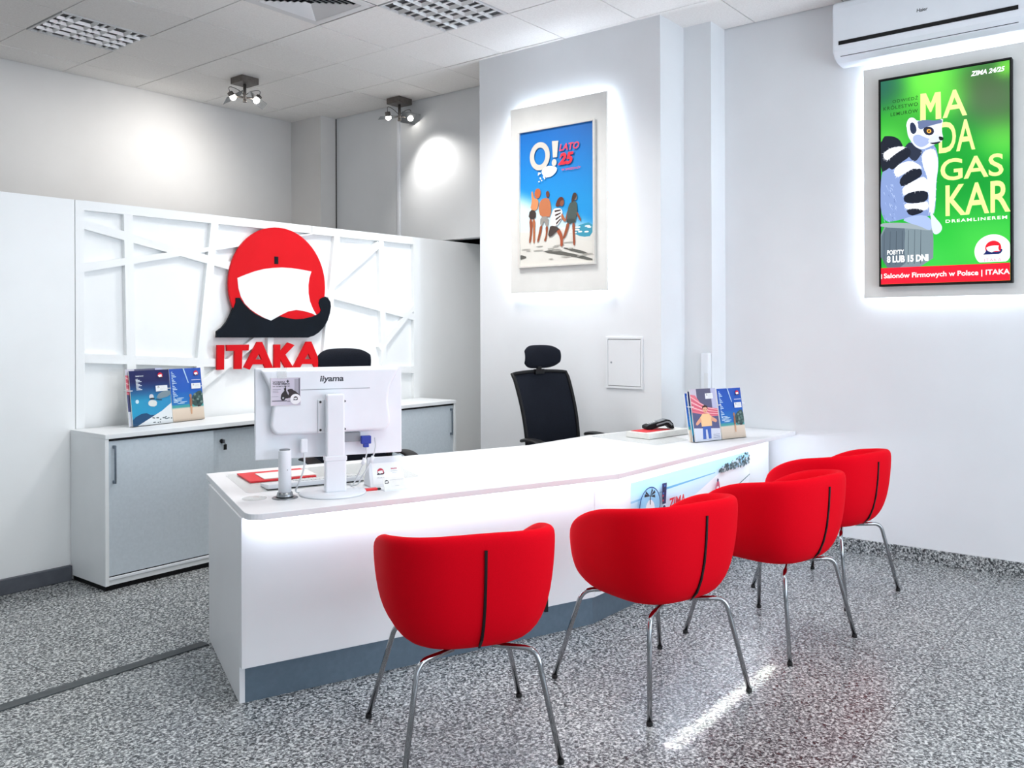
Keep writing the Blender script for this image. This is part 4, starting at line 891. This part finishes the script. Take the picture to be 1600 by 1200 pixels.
# ================================================================ on the counter
ZD = .76
def at(x, y, z=ZD): return (x, y, z)
mo = thing('monitor', 'white computer monitor seen from behind on the counter', 'monitor', at(2.461, 2.945), R(-28.5))
W2 = .318; zb, zt = .155, .542
sh = MB()
sh.box((-W2, .040, zb), (W2, .066, zt))
bl = [(-.300, zt - .006), (.300, zt - .006)]
for i in range(9):                          # right flank sweeping in, then the rounded lower corner
    q = i / 8; bl.append((.300 - .052 * math.sin(q * PI / 2), zt - .006 - .15 * q))
for i in range(7):
    q = R(90 * i / 6); bl.append((.218 + .040 * math.cos(q), zb + .105 + .045 - .045 * math.sin(q)))
bl += [(-x, z) for x, z in bl[2:][::-1]]
MB().plate(bl, .008, .0405).build('rear_cover', M_wplastic, mo, bevel=.014, seg=4)
sh.build('back_shell', M_wplastic, mo, bevel=.005, seg=3)
MB().box((-W2 + .012, .0662, zb + .014), (W2 - .012, .067, zt - .012)).build('display', M_black, mo)
MB().box((-.17, .0072, .4475), (.165, .0082, .4500)).build('vent_groove', M_grey, mo)
Art(.0079).text('iiyama', -.052, .474, .050, .506, (62, 66, 74), .03, .12).build('lettering', M_print, mo, rot=(R(0), 0, 0))
MB().box((-.062, .000, .262), (.050, .0075, .405)).build('mount_plate', M_wplastic, mo, bevel=.002)
scw = MB()
for x in (-.052, .052):
    for z in (.275, .395): scw.cyl((x, -.002, z), (x, .001, z), .005, n=12)
scw.build('screw', M_key, mo)
MB().box((-.040, -.048, .012), (.050, -.006, .150)).box((-.034, -.044, .14), (.044, -.008, .43)).build('stand_column', M_wplastic, mo, bevel=.008, seg=3)
MB().box((-.042, -.050, .146), (.052, -.004, .166)).build('stand_collar', M_wplastic, mo, bevel=.003)
MB().lathe([(0, 0), (.138, 0), (.142, .004), (.140, .009), (.06, .014), (0, .015)], (0, .0, 0), 48).build('stand_base', M_wplastic, mo)
MB().box((.056, .020, .215), (.125, .0398, .255)).build('port_panel', M_grey, mo)
MB().box((.125, -.004, .205), (.168, .020, .240)).box((.134, -.004, .190), (.158, .014, .206)).build('video_plug', M_blue, mo, bevel=.003)
MB().box((-.135, .0, .18), (-.105, .022, .24)).build('power_plug', M_wplastic, mo, bevel=.006)
def cable(pts, r=.0032, name='cable'): return MB().tube(smooth_path(pts, 3), r, 8).build(name, M_cable, mo)
cable([(.146, .006, .192), (.150, -.002, .16), (.125, -.01, .11), (.105, .02, .05), (.10, .08, .006), (.08, .16, .004)])
cable([(.188, .010, .23), (.190, .0, .18), (.160, -.01, .12), (.125, .02, .05), (.13, .10, .006), (.10, .18, .004)])
cable([(-.12, .006, .18), (-.120, -.005, .12), (-.14, .005, .06), (-.16, .03, .008), (-.10, .08, .004), (.0, .10, .004)], .0038)
fb = MB().cyl((.138, -.006, .145), (.128, -.008, .118), .008, n=14).cyl((.176, -.004, .150), (.163, -.008, .124), .008, n=14); fb.build('ferrite_bead', M_wplastic, mo)

# flyer taped to the monitor's back
_c, _s = math.cos(R(-28.5)), math.sin(R(-28.5))
def onmon(x, y, z): return (2.461 + x * _c - y * _s, 2.945 + x * _s + y * _c, ZD + z)
fl = thing('flyer', 'small grey flyer with a scooter taped to the back of the monitor', 'flyer', onmon(-.196, .0050, .385), R(-28.5))
MB().box((-.062, .0, 0), (.062, .0012, .118)).build('sheet', M_paper, fl)
MB().box((-.034, -.0006, .112), (.004, .0012, .16)).build('tape', M_mat, fl)
f = Art(-.0002, .00008); f.field(-.061, .001, .061, .117, 6, 4, lambda x, z: mixc((222, 214, 226), (196, 190, 206), (x + .06) / .12))
f.rect(.036, .03, .054, .112, (170, 166, 178)); f.rect(.054, .02, .0575, .114, (60, 58, 70))
f.text('WYBIERZ', -.054, .0965, -.002, .1025, (50, 44, 56), .03); f.text('+', .003, .096, .014, .108, (30, 26, 40), .06); f.text('TWOJE MIEJSCE', -.054, .087, .016, .0945, (20, 16, 28), .05); f.text('W SAMOLOCIE', -.054, .079, .016, .084, (60, 54, 66), .02)
for i, wd in enumerate((.034, .024, .024)): f.rect(-.054, .068 - i * .0065, -.054 + wd, .0695 - i * .0065, (130, 126, 138))
f.rect(-.058, .038, -.03, .0395, (150, 146, 158)); f.rect(-.056, .0185, .004, .0215, (60, 54, 66)); f.rect(.006, .016, .018, .019, (110, 106, 116))
f.blob([(-.020, .030), (-.020, .045), (-.012, .056), (-.004, .064), (-.010, .072), (.002, .076), (.0, .066), (.006, .052), (.012, .040), (.016, .030)], (36, 24, 28), 1)
f.blob([(.008, .068), (.026, .070), (.034, .062), (.040, .060), (.050, .050), (.058, .044), (.058, .030), (.012, .030), (.010, .044), (.014, .052), (.006, .064)], (44, 30, 34), 1)
f.disc(-.011, .032, .010, .010, (26, 18, 20)); f.disc(-.011, .032, .004, .004, (190, 186, 194)); f.rect(-.004, .080, .0, .084, (36, 24, 28)); f.poly([(-.002, .066), (.002, .066), (.0, .084), (-.003, .084)], (36, 24, 28))
f.disc(.040, .026, .022, .022, (248, 246, 248)); f.sign(.040, .028, .020, (60, 50, 56), (30, 24, 30)); f.build('print', M_print, fl)

# pop-up socket tower
pt = thing('socket_tower', 'white round pop-up socket tower beside the monitor foot', 'socket', at(2.273, 3.027))
MB().lathe([(0, 0), (.052, 0), (.054, .002), (.050, .0045), (.034, .006), (.034, .0)], n=40).build('flange', M_steel, pt)
MB().lathe([(.0, .004), (.034, .005), (.035, .010), (.031, .024), (.027, .026), (0, .026)], n=40).build('collar', M_steel, pt)
MB().lathe([(0, .022), (.0265, .024), (.0265, .196), (.0255, .200), (0, .200)], n=40).build('tower', M_wplastic, pt)
MB().lathe([(0, .1995), (.022, .1995), (.022, .2035), (.0185, .205), (.0, .2035)], n=40).build('cap', M_steel, pt)
MB().cyl((-.006, -.0262, .12), (-.006, -.0272, .12), .0016, n=10).build('indicator', M_key, pt)

# clear pads
def pad(name, pts, label, r=.04):
    o = Vector((sum(p[0] for p in pts) / len(pts), sum(p[1] for p in pts) / len(pts))); P = [Vector(p) for p in pts]; out = []
    for i in range(len(P)):
        a, b, c = P[i - 1], P[i], P[(i + 1) % len(P)]
        for k in range(5):
            q = k / 4; s = b + (a - b).normalized() * r; e = b + (c - b).normalized() * r; out.append(v2(s * (1 - q) ** 2 + b * 2 * q * (1 - q) + e * q * q))
    if sum(out[i][0] * out[(i + 1) % len(out)][1] - out[(i + 1) % len(out)][0] * out[i][1] for i in range(len(out))) < 0: out = out[::-1]
    t = MB().prism(out, ZD + .0002, ZD + .0022).build(name, M_mat, None, (o.x, o.y, ZD)); t.location = (o.x, o.y, ZD)
    return tag(t, label, 'desk pad')
pad('desk_pad', [(2.231, 3.233), (2.995, 2.944), (3.22, 3.43), (2.45, 3.735)], 'clear desk pad under the keyboard and red booklet')
pad('desk_pad', [(4.653, 2.585), (4.99, 2.545), (5.265, 3.05), (4.765, 3.15)], 'clear desk pad under the paper stack and card terminal')
# leaflet, sheet, keyboard
def flat_thing(name, label, cat, x, y, z, rz, w, d, h, mt, bevel=.001):
    o = MB().box((-w / 2, -d / 2, 0), (w / 2, d / 2, h)).build(name, mt, None, bevel=bevel); o.location = (x, y, z); o.rotation_euler = (0, 0, R(rz)); return tag(o, label, cat)
flat_thing('booklet', 'red booklet lying on the clear pad behind the keyboard', 'booklet', 2.575, 3.495, ZD + .0024, -21, .31, .26, .008, M_redpaper)
flat_thing('paper_sheet', 'white sheets lying on the red booklet', 'paper', 2.60, 3.455, ZD + .0106, -21, .25, .17, .004, M_paper)
kb = thing('keyboard', 'white keyboard between the socket tower and the monitor', 'keyboard', at(2.555, 3.20, ZD + .0024), R(159))
MB().add([(-.22, -.065, 0), (.22, -.065, 0), (.22, .065, 0), (-.22, .065, 0), (-.22, -.065, .012), (.22, -.065, .012), (.22, .065, .024), (-.22, .065, .024)], [(0, 3, 2, 1), (4, 5, 6, 7), (0, 1, 5, 4), (1, 2, 6, 5), (2, 3, 7, 6), (3, 0, 4, 7)]).build('case', M_wplastic, kb, bevel=.003)
MB().box((-.222, .05, .0), (.222, .066, .004)).build('underside', M_key, kb)
for r in range(5):
    y = -.048 + r * .0195; z = .0135 + (y + .065) / .13 * .012; n = 15 if r else 11; xx = -.208
    for k in range(n):
        wd = .0155 if (r or k != 4) else .095
        if xx + wd > .21: break
        MB().box((xx, y, z - .002), (xx + wd, y + .0165, z + .004)).build('key', M_keycap, kb, bevel=.0012, seg=1); xx += wd + .0035
co = MB().lathe([(0, 0), (.050, 0), (.050, .003), (0, .003)], n=36).build('coaster', M_mat); co.location = at(2.185, 3.115, ZD + .0004); tag(co, 'clear round coaster at the counter corner beside the socket tower', 'coaster')

# tent card, business card, lighter
tc = thing('tent_card', 'white tilted name card with a small red and black emblem beside the monitor', 'card', at(2.735, 2.905), R(-24.5))
MB().add([(-.082, -.025, 0), (.082, -.025, 0), (.082, .02, .128), (-.082, .02, .128), (.082, .027, .128), (-.082, .027, .128), (.082, .075, 0), (-.082, .075, 0)], [(0, 1, 2, 3), (3, 2, 4, 5), (5, 4, 6, 7), (0, 7, 6, 1), (0, 3, 5, 7), (1, 6, 4, 2)]).build('stand', M_wplastic, tc, bevel=.004, seg=3)
f = Art(0, .0001); f.rect(-.066, .012, .070, .108, (250, 251, 253)); f.sign(-.028, .066, .036, (206, 40, 70), (24, 26, 34)); f.text('ITAKA', -.046, .038, -.012, .043, (90, 90, 100), .0, 0, 1.2)
f.text('SALON', .022, .075, .050, .082, (206, 40, 80), .04); f.rect(.020, .066, .052, .0675, (190, 192, 198)); f.rect(.026, .058, .050, .0595, (206, 208, 212))
f.build('print', M_print, tc, (0, -.0258, 0.0), (-math.atan2(.045, .128), 0, 0))
bc = thing('business_card', 'small white card leaning in front of the tent card', 'card', at(2.684, 2.80), R(-20))
MB().add([(-.052, -.018, 0), (.052, -.018, 0), (.052, .008, .055), (-.052, .008, .055), (-.052, -.016, 0), (.052, -.016, 0), (.052, .010, .055), (-.052, .010, .055)], [(0, 1, 2, 3), (4, 7, 6, 5), (0, 4, 5, 1), (1, 5, 6, 2), (2, 6, 7, 3), (3, 7, 4, 0)]).build('card', M_paper, bc)
MB().box((-.054, -.022, 0), (.054, .03, .004)).build('foot', M_wplastic, bc)
f = Art(0, .0001); f.sign(-.036, .040, .020, (40, 36, 40), (24, 22, 26)); f.rect(-.02, .047, .045, .0485, (190, 194, 198)); f.rect(.0, .02, .02, .0212, (190, 194, 198)); f.build('print', M_print, bc, (0, -.0184, 0), (-math.atan2(.026, .055), 0, 0))
lg = thing('usb_stick', 'small red stick with a black end lying before the tent card', 'usb stick', at(2.612, 2.862), R(-22))
MB().box((-.034, -.010, 0), (.022, .010, .011)).build('body', M_redpaper, lg, bevel=.003); MB().box((.022, -.0085, .001), (.038, .0085, .0095)).build('cap', M_key, lg, bevel=.002)

# ---- brochures in clear racks (local frame: covers face -Y, lean back)
def cover(kind, w, h):
    a = Art(0, .0001); x0, x1 = -w / 2, w / 2
    if kind == 'ski':
        a.field(x0, 0, x1, h, 10, 20, lambda x, z: mixc(mixc((30, 150, 190), (40, 140, 190), (x - x0) / w), (8, 20, 84), (z - h * .45) / (h * .35)) if z > h * .16 else mixc((20, 60, 100), (40, 150, 190), z / (h * .16)))
        a.blob([(x0, .14 * h), (x0 + .3 * w, .24 * h), (x0 + .5 * w, .16 * h), (x0 + .7 * w, .22 * h), (x1, .16 * h), (x1, .05 * h), (x0, .02 * h)], (20, 70, 110), 1)
        a.poly([(x0 + .1 * w, 0), (x1, 0), (x1, .37 * h), (x0 + .75 * w, .24 * h)], (222, 228, 230))
        for i in range(18): a.disc(x0 + w * rnd.uniform(.5, .98), h * rnd.uniform(.02, .15), .006, .004, (96, 108, 112), 8)
        a.blob([(x1 - .4 * w, .45 * h), (x1, .5 * h), (x1, .62 * h), (x1 - .3 * w, .58 * h)], (120, 140, 150), 1)
        a.disc(x0 + .14 * w, .44 * h, .012, .012, (206, 232, 240))
        a.blob([(x0 + .42 * w, .34 * h), (x0 + .60 * w, .32 * h), (x0 + .64 * w, .42 * h), (x0 + .5 * w, .46 * h), (x0 + .4 * w, .42 * h)], (214, 220, 216), 1); a.disc(x0 + .50 * w, .51 * h, .016, .016, (206, 210, 214)); a.blob([(x0 + .44 * w, .46 * h), (x0 + .60 * w, .46 * h), (x0 + .56 * w, .49 * h), (x0 + .46 * w, .49 * h)], (30, 44, 60), 1)
        a.poly([(x0 + .60 * w, .45 * h), (x0 + .76 * w, .43 * h), (x0 + .76 * w, .445 * h), (x0 + .60 * w, .465 * h)], (40, 60, 80))
        a.text('2024/25', x0 + .14 * w, .89 * h, x0 + .34 * w, .91 * h, (230, 236, 244), .02); a.sign(x0 + .76 * w, .885 * h, .15 * w, (216, 20, 44), (20, 24, 60))
        for i in range(9): a.rect(x0 + .14 * w, (.84 - i * .024) * h, x0 + (.20 + .08 * ((i * 7) % 3) / 2) * w, (.852 - i * .024) * h, (226, 236, 244))
        cardx, cardz = x0 + .62 * w, .60 * h
    elif kind == 'beach':
        def c(x, z):
            v = z / h
            if v < .24: return mixc((206, 190, 172), (224, 208, 190), v / .24)
            if v < .30: return (70, 160, 160)
            if v < .55: return mixc((34, 120, 190), (24, 100, 186), (v - .3) / .25)
            return mixc((24, 92, 186), (30, 80, 180), (v - .55) / .45)
        a.field(x0, 0, x1, h, 10, 34, c)
        for i in range(5): a.disc(x0 + rnd.uniform(.2, .5) * w, (.34 + i * .025) * h, .03, .002, (210, 236, 240), 10)
        a.blob([(x0 + .62 * w, .28 * h), (x1, .24 * h), (x1, .56 * h), (x1 - .2 * w, .54 * h), (x0 + .62 * w, .44 * h)], (56, 84, 82), 1)
        for i in range(12): a.disc(x0 + w * rnd.uniform(.68, .97), h * rnd.uniform(.3, .5), .010, .008, random.choice([(84, 116, 110), (44, 66, 68), (112, 138, 130)]), 8)
        a.poly([(x0 + .42 * w, h), (x0 + .46 * w, h), (x0 + .58 * w, .72 * h), (x0 + .55 * w, .72 * h)], (180, 214, 240))
        a.blob([(x0 + .55 * w, .26 * h), (x0 + .63 * w, .26 * h), (x0 + .64 * w, .44 * h), (x0 + .56 * w, .44 * h)], (150, 104, 84), 1); a.disc(x0 + .595 * w, .47 * h, .010, .012, (160, 120, 96)); a.poly([(x0 + .57 * w, .12 * h), (x0 + .61 * w, .12 * h), (x0 + .63 * w, .27 * h), (x0 + .56 * w, .27 * h)], (206, 160, 126)); a.blob([(x0 + .80 * w, .24 * h), (x0 + .9 * w, .26 * h), (x0 + .82 * w, .29 * h)], (60, 40, 44), 1)
        for i in range(20): a.rect(x0 + .05 * w, (.93 - i * .030) * h, x0 + (.09 + .10 * ((i * 5) % 4) / 3) * w, (.945 - i * .030) * h, (190, 222, 244))
        a.sign(x0 + .82 * w, .89 * h, .17 * w, (216, 20, 44), (40, 30, 90)); a.rect(x0 + .66 * w, .765 * h, x0 + .95 * w, .775 * h, (226, 236, 246))
        cardx, cardz = x0 + .64 * w, .60 * h
    else:
        a.field(x0, 0, x1, h, 10, 20, lambda x, z: mixc((84, 90, 140), (92, 92, 116), (z / h)))
        f = lambda *q: [(x0 + u * w, v * h) for u, v in q]
        a.poly(f((0, .62), (.24, .62), (.24, 1), (0, 1)), (200, 196, 210)); a.poly(f((.80, .6), (1, .6), (1, 1), (.80, 1)), (186, 190, 218)); a.poly(f((0, 0), (0, .26), (1, .22), (1, 0)), (214, 218, 230))
        a.poly(f((0, .90), (.18, .88), (.34, .74), (.62, .64), (1, .60), (1, .46), (.66, .46), (.30, .52), (0, .56)), (226, 120, 136))      # pink towel blown across the page
        for i in range(6): a.poly(f((0, .60 + i * .05), (.32, .55 + i * .034), (.66, .49 + i * .025), (1, .475 + i * .02), (1, .483 + i * .02), (.66, .50 + i * .025), (.32, .565 + i * .034), (0, .615 + i * .05)), (250, 206, 206) if i % 2 else (206, 84, 108))
        a.poly(f((.30, .04), (.34, .30), (.66, .30), (.62, .04), (.52, .04), (.50, .22), (.44, .22), (.42, .04)), (64, 100, 182))           # child in blue trousers and a peach top
        a.poly(f((.30, .28), (.28, .46), (.38, .52), (.62, .52), (.72, .46), (.70, .28)), (242, 200, 148)); a.poly(f((.28, .46), (.10, .36), (.08, .32), (.14, .31), (.32, .38)), (226, 166, 136)); a.poly(f((.72, .46), (.90, .40), (.92, .36), (.86, .34), (.68, .38)), (226, 166, 136))
        a.disc(x0 + .50 * w, .60 * h, .105 * w * .9, .062 * h, (232, 176, 146), 18); a.poly(f((.39, .61), (.40, .66), (.50, .69), (.60, .66), (.61, .61), (.54, .645), (.44, .64)), (70, 44, 36))
        for u in (.46, .54): a.disc(x0 + u * w, .602 * h, .0028, .0034, (40, 28, 26), 8)
        a.poly(f((.46, .572), (.54, .572), (.52, .562), (.48, .562)), (176, 60, 60))
        for i in range(3): a.rect(x0 + .70 * w, (.05 + i * .03) * h, x0 + .96 * w, (.056 + i * .03) * h, (90, 98, 140))
        cardx, cardz = x0 + .56 * w, .80 * h
    a.rect(cardx, cardz, cardx + .30 * w, cardz + .105 * h, (236, 240, 242)); a.sign(cardx + .07 * w, cardz + .075 * h, .05 * w, (60, 50, 60), (40, 40, 50))
    for i in range(3): a.rect(cardx + .11 * w, cardz + (.03 + i * .022) * h, cardx + .26 * w, cardz + (.034 + i * .022) * h, (180, 186, 192))
    return a
def rack(label, p, rz, w, h, lean):
    t = thing('brochure_rack', label, 'brochure rack', p, R(rz))
    th = .003; k = math.tan(R(lean))
    f = MB()
    def slab(x0, x1, y0, y1, z0, z1): f.add([(x0, y0 + z0 * k, z0), (x1, y0 + z0 * k, z0), (x1, y1 + z0 * k, z0), (x0, y1 + z0 * k, z0), (x0, y0 + z1 * k, z1), (x1, y0 + z1 * k, z1), (x1, y1 + z1 * k, z1), (x0, y1 + z1 * k, z1)], [(0, 3, 2, 1), (4, 5, 6, 7), (0, 1, 5, 4), (1, 2, 6, 5), (2, 3, 7, 6), (3, 0, 4, 7)])
    slab(-w / 2, w / 2, .030, .033, .004, h * .86); slab(-w / 2, w / 2, -.006, .034, .0, .003); slab(-w / 2, w / 2, -.007, -.0045, .002, .016)
    f.build('acrylic_back', M_glass, t)
    r = MB(); zz = h * .66
    for x in (-w / 2 - .012, -.002, w / 2 + .012):
        r.cyl((x, .034 + zz * k, zz), (x, -.014 + zz * k, zz), .0026, n=10)
        r.cyl((x - (.0 if x < w / 4 else .02), -.013 + zz * k, zz), (x + (.022 if x < w / 4 else 0), -.013 + zz * k, zz), .0026, n=10)
    r.build('retaining_clip', M_wplastic, t)
    MB().add([(-.03, .033, .0), (.03, .033, 0), (.03, .09, 0), (-.03, .09, 0), (-.03, .033 + .14 * k, .14), (.03, .033 + .14 * k, .14)], [(0, 3, 2, 1), (0, 1, 5, 4), (1, 2, 5), (3, 4, 0), (2, 3, 4, 5)]).build('prop', M_glass, t)
    return t
def brochure(label, group, base, rz, lx, ly, kind, w, h, lean, dz=.0035, th=.007):
    c, s = math.cos(R(rz)), math.sin(R(rz)); p = (base[0] + lx * c - ly * s, base[1] + lx * s + ly * c, base[2] + dz)
    t = bpy.data.objects.new('brochure', None); C.objects.link(t); t.location = p; t.rotation_euler = (R(-lean), 0, R(rz)); tag(t, label, 'brochure', group); t.empty_display_size = .1
    MB().box((-w / 2, 0, 0), (w / 2, th, h)).build('pages', M_paper, t)
    cover(kind, w, h).build('cover', M_gloss, t)
    return t
RB = (5.116, 2.392, ZD); RA = -16.8
rack('clear brochure rack at the wall end of the counter', RB, RA, .47, .33, 9)
RG = 'brochures in the counter rack'
brochure('brochure with a pink and peach picture, front left of the counter rack', RG, RB, RA, -.118, -.003, 'pink', .228, .325, 9)
brochure('blue beach brochure at the front right of the counter rack', RG, RB, RA, .118, -.003, 'beach', .222, .318, 9)
brochure('blue beach brochure sticking out behind the pink one in the counter rack', RG, RB, RA, -.150, .0195, 'beach', .215, .300, 9)
brochure('brochure between the pink one and the hindmost in the counter rack', RG, RB, RA, -.134, .0085, 'ski', .215, .312, 9)
LB = (2.946, 5.083, .88); LA = 8.5
rack('clear brochure rack on the cabinet left of the wall sign', LB, LA, .53, .33, 7)
LG = 'brochures in the cabinet rack'
brochure('dark blue skiing brochure at the front left of the cabinet rack', LG, LB, LA, -.120, -.003, 'ski', .285, .335, 7)
brochure('bright beach brochure at the front right of the cabinet rack', LG, LB, LA, .148, -.003, 'beach', .245, .335, 7)
brochure('brochure peeking out behind the skiing one in the cabinet rack', LG, LB, LA, -.145, .0115, 'pink', .265, .345, 7)

# paper stack, red card and card terminal
flat_thing('paper_stack', 'thick stack of white paper on the right clear pad', 'paper', 5.07, 2.815, ZD + .0024, -9, .42, .19, .036, M_paper, .003)
flat_thing('red_leaflet', 'red leaflet on the paper stack under the card terminal', 'leaflet', 5.02, 2.84, ZD + .0386, -9, .25, .13, .003, M_redpaper)
tm = thing('card_terminal', 'black payment card terminal lying on the paper stack', 'card terminal', at(5.10, 2.83, ZD + .0418), R(-36))
prof = [(-.10, .004), (-.10, .022), (-.085, .030), (.045, .062), (.066, .060), (.090, .035), (.098, .004), (.082, .0), (.062, .018), (.040, .026), (-.02, .012), (-.06, .0), (-.09, 0)]
def side(x0, x1, mtl, name, shrink=0):
    n = len(prof); b = MB().add([(x, y0_, z) for y0_ in (-.040, .040) for x, z in prof], [tuple(range(n)), tuple(range(n, 2 * n))[::-1]] + [(i, (i + 1) % n, (i + 1) % n + n, i + n) for i in range(n)]); return b.build(name, mtl, tm, bevel=.004, seg=2)
side(0, 0, M_black, 'body')
MB().add([(-.03, -.041, .036), (.045, -.041, .054), (.064, -.041, .050), (.086, -.041, .028), (.078, -.041, .022), (.058, -.041, .040), (.043, -.041, .044), (-.03, -.041, .026)] , [(0, 1, 2, 3, 4, 5, 6, 7)[::-1]]).build('side_band', M_grey, tm)
sl = lambda x: .030 + (x + .085) / .13 * .032
MB().add([(-.012, -.030, sl(-.012) + .0008), (.038, -.030, sl(.038) + .0008), (.038, .030, sl(.038) + .0008), (-.012, .030, sl(-.012) + .0008)], [(0, 1, 2, 3)]).build('display', M_grey, tm)
for i in range(4):
    for j in range(3):
        x = -.072 + i * .0145; y = -.026 + j * .019; MB().box((x, y, sl(x + .005) - .003), (x + .010, y + .014, sl(x + .005) + .003)).build('button', M_keycap if j else M_grey, tm, bevel=.001, seg=1)
